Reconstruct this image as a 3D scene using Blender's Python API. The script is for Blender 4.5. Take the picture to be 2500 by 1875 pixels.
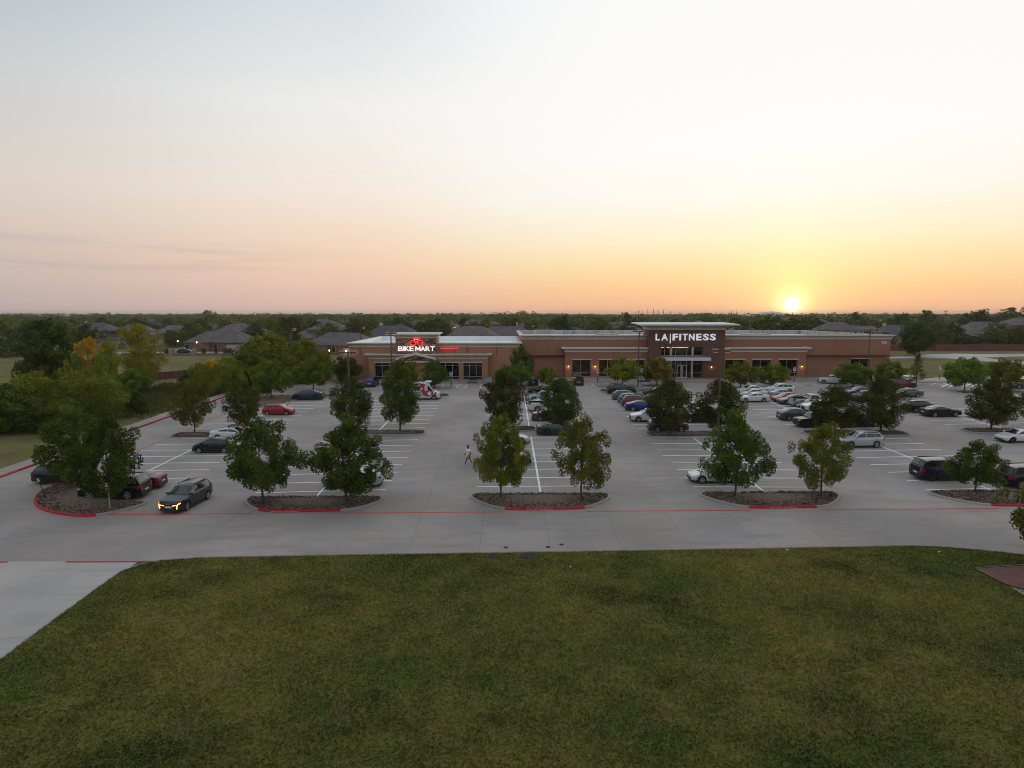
import bpy, bmesh, math, random
import numpy as np
from mathutils import Vector, Matrix
R = math.radians
random.seed(7)
RNG = np.random.default_rng(7)
sc = bpy.context.scene
for o in list(bpy.data.objects):
    bpy.data.objects.remove(o)

# ------------------------------------------------------------------ camera
CAM_H, FPX, VPX, VPY = 16.1, 1600.0, 1238.0, 723.0      # height in m; focal length and vanishing point of the lot in photo pixels (2500 wide)
PITCH = math.atan((937.5 - VPY) / FPX)
YAW = math.atan((1250 - VPX) / FPX * math.cos(PITCH))
cam_d = bpy.data.cameras.new('camera')
cam_d.sensor_width = 36.0
cam_d.lens = 36.0 * FPX / 2500
cam_d.clip_start = 0.5
cam_d.clip_end = 20000
cam = bpy.data.objects.new('camera', cam_d)
cam.location = (0, 0, CAM_H)
cam.rotation_euler = (math.pi / 2 - PITCH, 0, -YAW)
sc.collection.objects.link(cam)
sc.camera = cam

# ------------------------------------------------------------------ exposure
sc.view_settings.view_transform = 'Standard'
sc.view_settings.look = 'None'
sc.view_settings.gamma = 1
sc.view_settings.exposure = 0.0
sc.view_settings.use_curve_mapping = False
sc.render.resolution_x, sc.render.resolution_y = 1024, 768
sc.cycles.max_bounces = 6
sc.cycles.diffuse_bounces = 3
sc.cycles.glossy_bounces = 3
sc.cycles.transmission_bounces = 4
sc.cycles.transparent_max_bounces = 8
sc.cycles.volume_bounces = 0
sc.cycles.caustics_reflective = False
sc.cycles.caustics_refractive = False
sc.cycles.pixel_filter_type = 'BLACKMAN_HARRIS'
sc.cycles.filter_width = 0.95

def lin(r, g, b):
    f = lambda c: (c / 255 / 12.92) if c / 255 <= 0.04045 else ((c / 255 + 0.055) / 1.055) ** 2.4
    return (f(r), f(g), f(b), 1)

# ------------------------------------------------------------------ sky: dusk, the sun just above the far tree line
SUN_AZ, SUN_EL = R(23.4), R(0.75)
TILT = R(1.55)            # the land falls away by this much beyond the lot, so the sky's horizon lies that far down
world = bpy.data.worlds.new('World')
sc.world = world
world.use_nodes = True
wn, wl = world.node_tree.nodes, world.node_tree.links
wn.clear()
def wnode(t, **kw):
    n = wn.new(t)
    for k, v in kw.items():
        setattr(n, k, v)
    return n
def wmath(op, a, b=None, clamp=False):
    n = wn.new('ShaderNodeMath'); n.operation = op; n.use_clamp = clamp
    for i, v in enumerate((a, b)):
        if v is None: continue
        if isinstance(v, (int, float)): n.inputs[i].default_value = v
        else: wl.new(v, n.inputs[i])
    return n.outputs[0]
def wmix(fac, a, b, blend='MIX'):
    n = wn.new('ShaderNodeMix'); n.data_type = 'RGBA'; n.blend_type = blend
    for s, v in ((n.inputs[0], fac), (n.inputs[6], a), (n.inputs[7], b)):
        if isinstance(v, (int, float, tuple)): s.default_value = v
        else: wl.new(v, s)
    return n.outputs[2]
def wramp(fac, stops, interp='EASE'):
    n = wn.new('ShaderNodeValToRGB'); cr = n.color_ramp; cr.interpolation = 'LINEAR'
    while len(cr.elements) < len(stops): cr.elements.new(0.5)
    for e, (p, c) in zip(cr.elements, stops):
        e.position = p; e.color = c
    wl.new(fac, n.inputs[0]); return n.outputs[0]
tc = wnode('ShaderNodeTexCoord')
mp = wnode('ShaderNodeMapping'); mp.inputs['Rotation'].default_value = (TILT, 0, 0)
wl.new(tc.outputs['Generated'], mp.inputs[0])
nm = wnode('ShaderNodeVectorMath', operation='NORMALIZE'); wl.new(mp.outputs[0], nm.inputs[0])
D = nm.outputs[0]
sx = wnode('ShaderNodeSeparateXYZ'); wl.new(D, sx.inputs[0])
elev = wmath('MAXIMUM', sx.outputs[2], 0.0)
S = Vector((math.sin(SUN_AZ) * math.cos(SUN_EL), math.cos(SUN_AZ) * math.cos(SUN_EL), math.sin(SUN_EL)))
dots = wnode('ShaderNodeVectorMath', operation='DOT_PRODUCT'); wl.new(D, dots.inputs[0]); dots.inputs[1].default_value = S
g = wmath('MAXIMUM', dots.outputs['Value'], 0.0)
flat = wnode('ShaderNodeVectorMath', operation='MULTIPLY'); wl.new(D, flat.inputs[0]); flat.inputs[1].default_value = (1, 1, 0)
fn = wnode('ShaderNodeVectorMath', operation='NORMALIZE'); wl.new(flat.outputs[0], fn.inputs[0])
dz = wnode('ShaderNodeVectorMath', operation='DOT_PRODUCT'); wl.new(fn.outputs[0], dz.inputs[0])
dz.inputs[1].default_value = (math.sin(SUN_AZ), math.cos(SUN_AZ), 0)
def azfac(a, b):
    m_ = wnode('ShaderNodeMapRange', clamp=True, interpolation_type='SMOOTHSTEP'); wl.new(dz.outputs['Value'], m_.inputs[0])
    m_.inputs[1].default_value, m_.inputs[2].default_value = a, b
    return m_.outputs[0]
e2 = wmath('POWER', elev, 0.6)          # ramps run over sin(elevation)^0.6: 0.05->.166 0.1->.251 0.2->.381 0.4->.577
ZEN = lin(196, 201, 208)
far_side = wramp(e2, [(0.0, lin(194, 178, 174)), (.11, lin(199, 182, 177)), (.15, lin(204, 187, 180)), (.21, lin(211, 193, 184)), (.26, lin(217, 201, 191)), (.34, lin(222, 211, 203)),
                      (.47, lin(203, 207, 209)), (.60, lin(170, 186, 199)), (.80, lin(186, 195, 206)), (1.0, ZEN)])
mid_side = wramp(e2, [(0.0, lin(226, 190, 177)), (.11, lin(236, 198, 180)), (.15, lin(242, 204, 183)), (.21, lin(248, 213, 186)), (.26, lin(250, 222, 198)), (.34, lin(251, 237, 222)),
                      (.47, lin(247, 246, 243)), (.60, lin(220, 227, 232)), (.80, lin(206, 212, 219)), (1.0, ZEN)])
sun_side = wramp(e2, [(0.0, lin(250, 186, 150)), (.11, lin(255, 202, 155)), (.15, lin(255, 212, 158)), (.21, lin(255, 229, 180)), (.26, lin(255, 242, 208)), (.34, (1.0, .98, .90, 1)),
                      (.41, (1.02, 1.01, .99, 1)), (.60, (1.0, 1.0, 1.0, 1)), (.80, lin(228, 232, 236)), (1.0, ZEN)])
toward = azfac(.40, .88)
base = wmix(toward, far_side, mid_side)
base = wmix(azfac(.80, .985), base, sun_side)
nish = wnode('ShaderNodeTexSky', sky_type='NISHITA', sun_disc=False, sun_elevation=R(2.0), sun_rotation=SUN_AZ, air_density=1.0, dust_density=2.0, ozone_density=1.0)
wl.new(D, nish.inputs[0])
nsc = wmix(1.0, nish.outputs[0], (0.10, 0.10, 0.10, 1), 'MULTIPLY')
base = wmix(0.05, base, nsc)
# thin streaks of cloud low over the horizon
cm = wnode('ShaderNodeVectorMath', operation='MULTIPLY'); wl.new(D, cm.inputs[0]); cm.inputs[1].default_value = (3.2, 3.2, 62)
cn = wnode('ShaderNodeTexNoise'); wl.new(cm.outputs[0], cn.inputs['Vector']); cn.inputs['Scale'].default_value = 1.0; cn.inputs['Detail'].default_value = 5; cn.inputs['Roughness'].default_value = 0.55
cband = wmath('SUBTRACT', 1.0, wmath('MULTIPLY', wmath('ABSOLUTE', wmath('SUBTRACT', elev, 0.076)), 42.0), clamp=True)
ct = wnode('ShaderNodeMapRange', clamp=True); wl.new(cn.outputs['Fac'], ct.inputs[0]); ct.inputs[1].default_value, ct.inputs[2].default_value = 0.47, 0.60
cloud = wmath('MULTIPLY', wmath('MULTIPLY', ct.outputs[0], cband), wmath('MULTIPLY', wmath('SUBTRACT', 1.0, toward), 0.95))
base = wmix(cloud, base, lin(170, 164, 168))
# the sun's disc and the glow round it
def glow(n, col, k, src):
    f = wmath('MULTIPLY', wmath('POWER', g, n), k)
    return wmix(f, src, col, 'ADD')
sky_c = glow(160.0, (.55, .62, .05, 1), .16, base)
sky_c = glow(900.0, (1, .74, .16, 1), .30, sky_c)
sky_c = glow(6000.0, (1, .84, .40, 1), .8, sky_c)
sky_c = glow(60000.0, (1, .92, .70, 1), 9.0, sky_c)
bg = wnode('ShaderNodeBackground'); wl.new(sky_c, bg.inputs[0]); bg.inputs[1].default_value = 1.0
wo = wnode('ShaderNodeOutputWorld'); wl.new(bg.outputs[0], wo.inputs[0])
# ------------------------------------------------------------------ sun lamp, red and weak through the haze at sunset
sl = bpy.data.lights.new('sun', 'SUN')
sl.energy, sl.angle, sl.color = 0.45, R(0.6), (1, .52, .22)
so = bpy.data.objects.new('sun', sl)
so.rotation_euler = Vector((math.sin(SUN_AZ), math.cos(SUN_AZ), math.tan(R(1.6)))).to_track_quat('Z', 'Y').to_euler()
so.location = (0, 0, 60)
sc.collection.objects.link(so)

# ------------------------------------------------------------------ places
_p = PITCH
_F = Vector((0, math.cos(_p), -math.sin(_p))); _U = Vector((0, math.sin(_p), math.cos(_p))); _Rr = Vector((1, 0, 0))
_M = Matrix.Rotation(-YAW, 3, 'Z')
_F, _U, _Rr = _M @ _F, _M @ _U, _M @ _Rr
def G(px, py, z=0.0):
    "photo pixel -> point on the lot plane (real metres)"
    d = _F * FPX + _Rr * (px - 1250) + _U * (937.5 - py)
    t = (z - CAM_H) / d.z
    return d.x * t, d.y * t
def XD(px, dist, z=0.0):
    "photo column and a distance -> X in metres"
    zc = dist * math.cos(PITCH) + (CAM_H - z) * math.sin(PITCH)
    return (px - VPX) / FPX * zc
def ZY(py, dist):
    "photo row and a distance -> height in metres"
    v = py - 937.5
    return CAM_H - dist * (py - VPY) / (FPX - v * math.tan(PITCH))
def ground_z(x, y):
    if y <= 140: return -0.06
    t = y - 140
    return -0.06 - 0.027 * (t - 60 * (1 - math.exp(-t / 60)))

# ------------------------------------------------------------------ object helpers
COL = sc.collection
class MB:
    def __init__(s): s.v = []; s.f = []; s.m = []
    def add(s, vs, fs, mi=0):
        b = len(s.v); s.v += [tuple(p) for p in vs]
        for f in fs: s.f.append([i + b for i in f]); s.m.append(mi)
        return s
    def box(s, x0, x1, y0, y1, z0, z1, mi=0):
        return s.add([(x0, y0, z0), (x1, y0, z0), (x1, y1, z0), (x0, y1, z0), (x0, y0, z1), (x1, y0, z1), (x1, y1, z1), (x0, y1, z1)],
                     [(0, 3, 2, 1), (4, 5, 6, 7), (0, 1, 5, 4), (1, 2, 6, 5), (2, 3, 7, 6), (3, 0, 4, 7)], mi)
    def prism(s, pts, z0, z1, mi=0):
        n = len(pts)
        a = sum(pts[i][0] * pts[(i + 1) % n][1] - pts[(i + 1) % n][0] * pts[i][1] for i in range(n))
        if a < 0: pts = pts[::-1]
        vs = [(x, y, z0) for x, y in pts] + [(x, y, z1) for x, y in pts]
        fs = [tuple(range(n))[::-1], tuple(range(n, 2 * n))] + [(i, (i + 1) % n, n + (i + 1) % n, n + i) for i in range(n)]
        return s.add(vs, fs, mi)
    def sheet(s, pts, z, mi=0):
        n = len(pts)
        a = sum(pts[i][0] * pts[(i + 1) % n][1] - pts[(i + 1) % n][0] * pts[i][1] for i in range(n))
        if a < 0: pts = pts[::-1]
        return s.add([(x, y, z) for x, y in pts], [tuple(range(n))], mi)
    def tube(s, p0, p1, r0, r1, n=8, mi=0, cap=True):
        p0, p1 = Vector(p0), Vector(p1); d = (p1 - p0)
        if d.length < 1e-6: return s
        d.normalize()
        a = d.orthogonal().normalized(); b = d.cross(a)
        vs = []
        for p, r in ((p0, r0), (p1, r1)):
            for i in range(n):
                t = 2 * math.pi * i / n
                vs.append(p + (a * math.cos(t) + b * math.sin(t)) * r)
        fs = [(i, (i + 1) % n, n + (i + 1) % n, n + i) for i in range(n)]
        if cap: fs += [tuple(range(n))[::-1], tuple(range(n, 2 * n))]
        return s.add(vs, fs, mi)
    def mesh(s, name, mats, smooth=None):
        me = bpy.data.meshes.new(name)
        me.from_pydata(s.v, [], s.f)
        for m in (mats if isinstance(mats, (list, tuple)) else [mats]):
            if m: me.materials.append(m)
        if any(s.m): me.polygons.foreach_set('material_index', s.m)
        if smooth:
            me.shade_smooth()
            me.set_sharp_from_angle(angle=R(smooth))
        me.update()
        return me
    def build(s, name, mats, parent=None, smooth=None):
        return link(name, s.mesh(name, mats, smooth), parent)
def link(name, me, parent=None, mat=None):
    o = bpy.data.objects.new(name, me); COL.objects.link(o)
    if parent: o.parent = parent
    return o
def tag(o, label=None, cat=None, group=None, kind=None):
    if label: o['label'] = label
    if cat: o['category'] = cat
    if group: o['group'] = group
    if kind: o['kind'] = kind
    return o
def thing(name, label, cat, loc=(0, 0, 0), rz=0, group=None, scale=None):
    o = bpy.data.objects.new(name, None); COL.objects.link(o)
    o.empty_display_size = 0.3
    o.location = loc; o.rotation_euler = (0, 0, rz)
    if scale: o.scale = scale
    return tag(o, label, cat, group)
def struct(o): o['kind'] = 'structure'; return o
def copy_parts(src, dst):
    for ch in src.children:
        c = ch.copy(); COL.objects.link(c); c.parent = dst
        for k in ch.children:
            d = k.copy(); COL.objects.link(d); d.parent = c

# ------------------------------------------------------------------ materials
def mat(name, col, rough=0.7, metal=0.0, var=0.0, vscale=1.0, bump=0.0, bscale=20.0, coat=0.0, emit=None, estr=0.0, spec=0.5, vcol=None, detail=6):
    m = bpy.data.materials.new(name); m.use_nodes = True
    n, l = m.node_tree.nodes, m.node_tree.links
    b = n['Principled BSDF']
    c4 = tuple(col) + ((1,) if len(col) == 3 else ())
    b.inputs['Base Color'].default_value = c4
    b.inputs['Roughness'].default_value = rough
    b.inputs['Metallic'].default_value = metal
    b.inputs['Coat Weight'].default_value = coat
    b.inputs['Coat Roughness'].default_value = 0.06
    b.inputs['Specular IOR Level'].default_value = spec
    if emit:
        b.inputs['Emission Color'].default_value = tuple(emit) + (1,); b.inputs['Emission Strength'].default_value = estr
    if var or bump:
        gp = n.new('ShaderNodeNewGeometry')
    if var:
        t = n.new('ShaderNodeTexNoise'); t.inputs['Scale'].default_value = vscale; t.inputs['Detail'].default_value = detail
        l.new(gp.outputs['Position'], t.inputs['Vector'])
        mx = n.new('ShaderNodeMix'); mx.data_type = 'RGBA'
        v = vcol or tuple(x * (1 - var) for x in c4[:3])
        mx.inputs[6].default_value = tuple(v) + (1,)
        mx.inputs[7].default_value = tuple(min(1, x * (1 + var)) for x in c4[:3]) + (1,)
        rr = n.new('ShaderNodeMapRange'); rr.inputs[1].default_value = .32; rr.inputs[2].default_value = .68
        l.new(t.outputs['Fac'], rr.inputs[0]); l.new(rr.outputs[0], mx.inputs[0]); l.new(mx.outputs[2], b.inputs['Base Color'])
    if bump:
        t2 = n.new('ShaderNodeTexNoise'); t2.inputs['Scale'].default_value = bscale; t2.inputs['Detail'].default_value = 4
        l.new(gp.outputs['Position'], t2.inputs['Vector'])
        bp = n.new('ShaderNodeBump'); bp.inputs['Strength'].default_value = bump; bp.inputs['Distance'].default_value = 0.05
        l.new(t2.outputs['Fac'], bp.inputs['Height']); l.new(bp.outputs[0], b.inputs['Normal'])
    return m
class NT:
    "small node-tree writer"
    def __init__(s, name):
        s.m = bpy.data.materials.new(name); s.m.use_nodes = True
        s.n, s.l = s.m.node_tree.nodes, s.m.node_tree.links
        s.b = s.n['Principled BSDF']
        s.pos = s.n.new('ShaderNodeNewGeometry').outputs['Position']
    def noise(s, scale, detail=5, rough=0.55, vec=None, stretch=None):
        v = vec or s.pos
        if stretch:
            k = s.n.new('ShaderNodeVectorMath'); k.operation = 'MULTIPLY'; s.l.new(v, k.inputs[0]); k.inputs[1].default_value = stretch; v = k.outputs[0]
        t = s.n.new('ShaderNodeTexNoise'); t.inputs['Scale'].default_value = scale; t.inputs['Detail'].default_value = detail; t.inputs['Roughness'].default_value = rough
        s.l.new(v, t.inputs['Vector']); return t.outputs['Fac']
    def rng(s, f, a, b, c=0.0, d=1.0):
        r = s.n.new('ShaderNodeMapRange'); s.l.new(f, r.inputs[0])
        for i, x in enumerate((a, b, c, d)): r.inputs[i + 1].default_value = x
        return r.outputs[0]
    def mix(s, f, a, b, blend='MIX'):
        x = s.n.new('ShaderNodeMix'); x.data_type = 'RGBA'; x.blend_type = blend
        for k, v in ((0, f), (6, a), (7, b)):
            if isinstance(v, (tuple, list)): x.inputs[k].default_value = tuple(v) + ((1,) if len(v) == 3 else ())
            elif isinstance(v, (int, float)): x.inputs[k].default_value = v
            else: s.l.new(v, x.inputs[k])
        return x.outputs[2]
    def math(s, op, a, b):
        x = s.n.new('ShaderNodeMath'); x.operation = op
        for i, v in enumerate((a, b)):
            if isinstance(v, (int, float)): x.inputs[i].default_value = v
            else: s.l.new(v, x.inputs[i])
        return x.outputs[0]
    def attr(s, name):
        a = s.n.new('ShaderNodeAttribute'); a.attribute_name = name; return a.outputs['Fac']
    def bump(s, h, strength=.3, dist=.05):
        bp = s.n.new('ShaderNodeBump'); bp.inputs['Strength'].default_value = strength; bp.inputs['Distance'].default_value = dist
        s.l.new(h, bp.inputs['Height']); s.l.new(bp.outputs[0], s.b.inputs['Normal'])
    def done(s, col, rough=.8, spec=.3):
        if isinstance(col, tuple): s.b.inputs['Base Color'].default_value = col + (1,)
        else: s.l.new(col, s.b.inputs['Base Color'])
        s.b.inputs['Roughness'].default_value = rough; s.b.inputs['Specular IOR Level'].default_value = spec
        return s.m

def concrete(name, base, k=1.0):
    t = NT(name)
    oi = t.n.new('ShaderNodeObjectInfo')
    c = tuple(x * k for x in base)
    col = t.mix(t.rng(t.noise(.09, 4), .35, .66), tuple(x * .74 for x in c), tuple(x * 1.12 for x in c))
    cool = t.mix(1.0, col, (.93, .99, 1.07), 'MULTIPLY')
    col = t.mix(t.rng(t.noise(.16, 3, stretch=(1, 2.2, 1)), .45, .68), col, cool)
    st = t.rng(t.noise(.55, 6, .62, stretch=(.35, 1.4, 1)), .50, .74)
    col = t.mix(t.math('MULTIPLY', st, .75), col, tuple(x * .66 for x in c))
    spots = t.rng(t.noise(1.9, 3), .70, .80)
    col = t.mix(t.math('MULTIPLY', spots, .5), col, tuple(x * .58 for x in c))
    fine = t.noise(26, 3)
    col = t.mix(t.rng(fine, .3, .7, 0, .22), col, tuple(x * 1.25 for x in c))
    rv = t.rng(oi.outputs['Random'], 0, 1, .955, 1.035)
    cc = t.n.new('ShaderNodeCombineColor')
    for i in range(3): t.l.new(rv, cc.inputs[i])
    col = t.mix(1.0, col, cc.outputs[0], 'MULTIPLY')
    t.bump(fine, .12, .01)
    return t.done(col, .82, .35)
M = {}
M['concrete'] = concrete('concrete', (.350, .312, .285))
M['concrete_pale'] = concrete('concrete_pale', (.47, .435, .405))
M['kerb_concrete'] = concrete('kerb_concrete', (.37, .345, .32))
M['sidewalk'] = concrete('sidewalk_concrete', (.35, .305, .28))
M['joint'] = mat('joint_sealant', (.085, .078, .075), .9)
def painted(name, col, wear, base=(.30, .28, .265), sc_=6):
    t = NT(name)
    w = t.rng(t.noise(sc_, 5, .65), wear - .06, wear + .06)
    c2 = t.mix(t.rng(t.noise(.8, 3), .3, .7), tuple(x * .85 for x in col), col)
    return t.done(t.mix(w, c2, base), .7)
M['white_paint'] = painted('white_line_paint', (.92, .92, .91), .80)
M['red_paint'] = painted('red_kerb_paint', (.52, .022, .035), .72)
M['red_line'] = painted('red_line_paint', (.60, .075, .075), .68)
M['red_faded'] = painted('faded_red_paint', (.30, .13, .105), .55)
M['blue_paint'] = painted('blue_ramp_paint', (.022, .16, .32), .74)
M['blue_line'] = painted('blue_marking_paint', (.06, .10, .33), .62)
def grass(name, cols, k=1.0):
    t = NT(name)
    g, o, b, d = [tuple(x * k for x in c) for c in cols]
    col = t.mix(t.rng(t.noise(.085, 6, .62), .40, .60), g, o)
    col = t.mix(t.rng(t.noise(.13, 6, .62, stretch=(1.0, 1.3, 1)), .50, .66), col, d)
    col = t.mix(t.math('MULTIPLY', t.rng(t.noise(.55, 6, .66), .52, .72), .75), col, b)
    f2 = t.noise(3.0, 5, .7, stretch=(.8, 1.6, 1))
    col = t.mix(t.rng(f2, .35, .68, 0, .55), col, tuple(x * .45 for x in d))
    f3 = t.noise(17, 3, .7)
    col = t.mix(t.rng(f3, .4, .72, 0, .5), col, tuple(x * 1.5 for x in o))
    t.bump(f3, .6, .06)
    return t.done(col, .95, .03)
M['lawn'] = grass('lawn_turf', [(.074, .100, .020), (.185, .164, .043), (.178, .130, .056), (.039, .054, .015)])
M['field'] = grass('meadow_turf', [(.145, .140, .050), (.215, .185, .085), (.225, .165, .085), (.11, .112, .042)])
M['mulch'] = mat('bark_mulch', (.175, .125, .10), .95, var=.45, vscale=9, bump=.9, bscale=16)
M['mulch_red'] = mat('red_bark_mulch', (.17, .075, .066), .95, var=.4, vscale=12, bump=.9, bscale=16)
M['mulch_tan'] = mat('tan_bark_mulch', (.19, .125, .085), .95, var=.4, vscale=8, bump=.9, bscale=14)
M['black_metal'] = mat('black_metal', (.018, .018, .02), .45, .3)
M['pole_paint'] = mat('bronze_pole_paint', (.105, .072, .056), .5, .2)
M['iron'] = mat('cast_iron', (.035, .034, .034), .75, .4, var=.3, vscale=14)
M['white'] = mat('white_panel', (.74, .75, .76), .5)
M['bark'] = mat('bark', (.070, .055, .045), .9, var=.35, vscale=9, bump=.5, bscale=18)
M['bark_pale'] = mat('pale_bark', (.12, .098, .08), .9, var=.35, vscale=9, bump=.5, bscale=18)
def leaf(name, dark, light, trans=.16):
    m = bpy.data.materials.new(name); m.use_nodes = True
    n, l = m.node_tree.nodes, m.node_tree.links
    n.remove(n['Principled BSDF']); out = n['Material Output']
    a = n.new('ShaderNodeAttribute'); a.attribute_name = 'tint'
    oi = n.new('ShaderNodeObjectInfo')
    mx = n.new('ShaderNodeMix'); mx.data_type = 'RGBA'
    mx.inputs[6].default_value = tuple(dark) + (1,); mx.inputs[7].default_value = tuple(light) + (1,)
    l.new(a.outputs['Fac'], mx.inputs[0])
    rr = n.new('ShaderNodeMapRange'); l.new(oi.outputs['Random'], rr.inputs[0]); rr.inputs[3].default_value = .78; rr.inputs[4].default_value = 1.22
    hs = n.new('ShaderNodeHueSaturation'); l.new(mx.outputs[2], hs.inputs['Color']); l.new(rr.outputs[0], hs.inputs['Value'])
    hr = n.new('ShaderNodeMapRange'); l.new(oi.outputs['Random'], hr.inputs[0]); hr.inputs[3].default_value = .488; hr.inputs[4].default_value = .510
    l.new(hr.outputs[0], hs.inputs['Hue'])
    d = n.new('ShaderNodeBsdfDiffuse'); tr = n.new('ShaderNodeBsdfTranslucent'); gl = n.new('ShaderNodeBsdfGlossy'); gl.inputs['Roughness'].default_value = .5
    for x in (d, tr): l.new(hs.outputs[0], x.inputs['Color'])
    s1 = n.new('ShaderNodeMixShader'); s1.inputs[0].default_value = trans; l.new(d.outputs[0], s1.inputs[1]); l.new(tr.outputs[0], s1.inputs[2])
    s2 = n.new('ShaderNodeMixShader'); s2.inputs[0].default_value = .008; l.new(s1.outputs[0], s2.inputs[1]); l.new(gl.outputs[0], s2.inputs[2])
    l.new(s2.outputs[0], out.inputs[0])
    return m
M['leaf_oak'] = leaf('oak_leaves', (.050, .092, .010), (.280, .285, .036))
M['leaf_oak_dark'] = leaf('dark_oak_leaves', (.027, .062, .009), (.160, .205, .030))
M['leaf_elm'] = leaf('elm_leaves', (.023, .044, .008), (.150, .155, .026))
M['leaf_round'] = leaf('bright_leaves', (.055, .130, .011), (.235, .305, .030))
M['leaf_russet'] = leaf('russet_leaves', (.090, .105, .014), (.38, .20, .034))
M['leaf_willow'] = leaf('willow_leaves', (.058, .110, .011), (.36, .37, .034))
M['leaf_yellow'] = leaf('yellow_leaves', (.46, .28, .012), (.80, .50, .022))
M['leaf_olive'] = leaf('olive_leaves', (.125, .140, .012), (.46, .38, .022))
M['leaf_far'] = leaf('distant_leaves', (.040, .066, .016), (.185, .205, .050))
M['leaf_dark'] = leaf('dark_leaves', (.022, .045, .011), (.095, .125, .032))
M['leaf_conifer'] = leaf('cypress_needles', (.065, .080, .018), (.19, .168, .040))
# ================================================================== THE LAND
def np_mesh(name, verts, faces, mats):
    me = bpy.data.meshes.new(name)
    me.from_pydata(verts, [], faces); me.materials.append(mats) if not isinstance(mats, list) else [me.materials.append(x) for x in mats]
    me.update(); return me
xs = [-6000, -3500, -2000, -1200, -700, -400, -250, -150, -100, -50, 0, 50, 100, 150, 250, 400, 700, 1200, 2000, 3500, 6000]
ys = [-300, -60, 0, 40, 80, 120, 140, 150, 165, 180, 200, 230, 270, 320, 400, 520, 700, 1000, 1500, 2200, 3200, 4500, 7000]
vv = [(x, y, ground_z(x, y)) for y in ys for x in xs]
nx = len(xs)
ff = [(j * nx + i, j * nx + i + 1, (j + 1) * nx + i + 1, (j + 1) * nx + i) for j in range(len(ys) - 1) for i in range(nx - 1)]
ground = link('ground', np_mesh('ground', vv, ff, M['field'])); struct(ground)
ground['label'] = 'dry green grassland around the parking lot and the houses'; ground['category'] = 'ground'

# ------------------------------------------------------------------ the concrete lot: a dark bed and slabs with joints between them
SLAB = 4.572
LX0, LX1, LY0, LY1 = -45.3, 112.0, 38.6, 121.0
lot = MB().box(LX0, LX1, 24, LY1, -.05, -.018).build('parking_lot', M['joint']); struct(lot)
lot['label'] = 'grey concrete parking lot with white stall lines'; lot['category'] = 'parking lot'
drive = MB().box(-60, LX0 + .02, 24, 46, -.05, -.019).build('driveway', M['joint']); struct(drive)
drive['label'] = 'paler concrete driveway beside the lawn'; drive['category'] = 'driveway'
slab_me = MB().box(-.5, .5, -.5, .5, -1, 0).mesh('slab', M['concrete'])
slab_pale = MB().box(-.5, .5, -.5, .5, -1, 0).mesh('slab_pale', M['concrete_pale'])
gx = [-15.5 + SLAB * k for k in range(-7, 29)]
gx = [LX0] + [x for x in gx if LX0 + 1 < x < LX1 - 1] + [LX1]
gy = [LY0, 43.6, 48.15] + [48.15 + SLAB * k for k in range(1, 16)] + [LY1]
cells = []
for i in range(len(gx) - 1):
    for j in range(len(gy) - 1):
        cells.append((gx[i], gx[i + 1], gy[j], gy[j + 1]))
cells.sort(key=lambda c: ((c[0] + c[1]) / 2) ** 2 * .35 + ((c[2] + c[3]) / 2) ** 2)
far = MB()
def place_slab(c, me, parent):
    g_ = .006
    o = link('slab', me, parent)
    o.location = ((c[0] + c[1]) / 2, (c[2] + c[3]) / 2, random.uniform(-.0015, .0015))
    o.scale = (c[1] - c[0] - 2 * g_, c[3] - c[2] - 2 * g_, .03)
for k, c in enumerate(cells):
    if k < 280: place_slab(c, slab_me, lot)
    else: far.box(c[0] + .006, c[1] - .006, c[2] + .006, c[3] - .006, -.03, random.uniform(-.002, .001))
fo = far.build('far_slabs', M['concrete'], lot); fo['kind'] = 'stuff'
for x0 in [LX0 + 22.7 - 5.0 * k for k in range(0, 5)]:
    for y0 in [LY0 - 4.6 * k for k in range(1, 4)]:
        place_slab((x0 - 5.0, x0, y0, y0 + 4.6), slab_pale, drive)
# ------------------------------------------------------------------ front lawn with its kerb
edge_px = [(0, 1614), (110, 1532), (226, 1447), (294, 1398), (340, 1382), (396, 1371), (486, 1365), (800, 1359), (1130, 1354), (1695, 1345), (2091, 1338), (2200, 1335.5), (2290, 1337), (2373, 1344), (2500, 1357)]
edge = [G(*q) for q in edge_px]
edge = [(-22.6, 5)] + edge + [(36.5, 37.4), (42, 34.2), (50, 30), (60, 26), (60, 5)]
lawn_mb = MB().prism(edge, -.1, .07)
lawn = lawn_mb.build('lawn', M['lawn']); struct(lawn)
lawn['label'] = 'wide mown lawn in front of the parking lot'; lawn['category'] = 'lawn'
def strip(pts, w, z0, z1, side=1):
    "a kerb along a polyline: quads with thickness"
    n = len(pts); L = []; Rr_ = []
    for i, (x, y) in enumerate(pts):
        a = pts[max(0, i - 1)]; b = pts[min(n - 1, i + 1)]
        dx, dy = b[0] - a[0], b[1] - a[1]; q = math.hypot(dx, dy) or 1
        nx_, ny_ = -dy / q * side, dx / q * side
        L.append((x, y)); Rr_.append((x + nx_ * w, y + ny_ * w))
    mb = MB()
    for i in range(n - 1):
        a, b, c, d = L[i], L[i + 1], Rr_[i + 1], Rr_[i]
        vs = [(a[0], a[1], z0), (b[0], b[1], z0), (c[0], c[1], z0), (d[0], d[1], z0), (a[0], a[1], z1), (b[0], b[1], z1), (c[0], c[1], z1), (d[0], d[1], z1)]
        mb.add(vs, [(0, 1, 2, 3), (4, 7, 6, 5), (0, 4, 5, 1), (1, 5, 6, 2), (2, 6, 7, 3), (3, 7, 4, 0)])
    return mb
e2_ = edge[5:]
strip(e2_[:11], .16, -.02, .085).build('kerb', M['red_faded'], lawn)
strip(edge[:6], .12, -.02, .074).build('kerb', M['kerb_concrete'], lawn)
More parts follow.
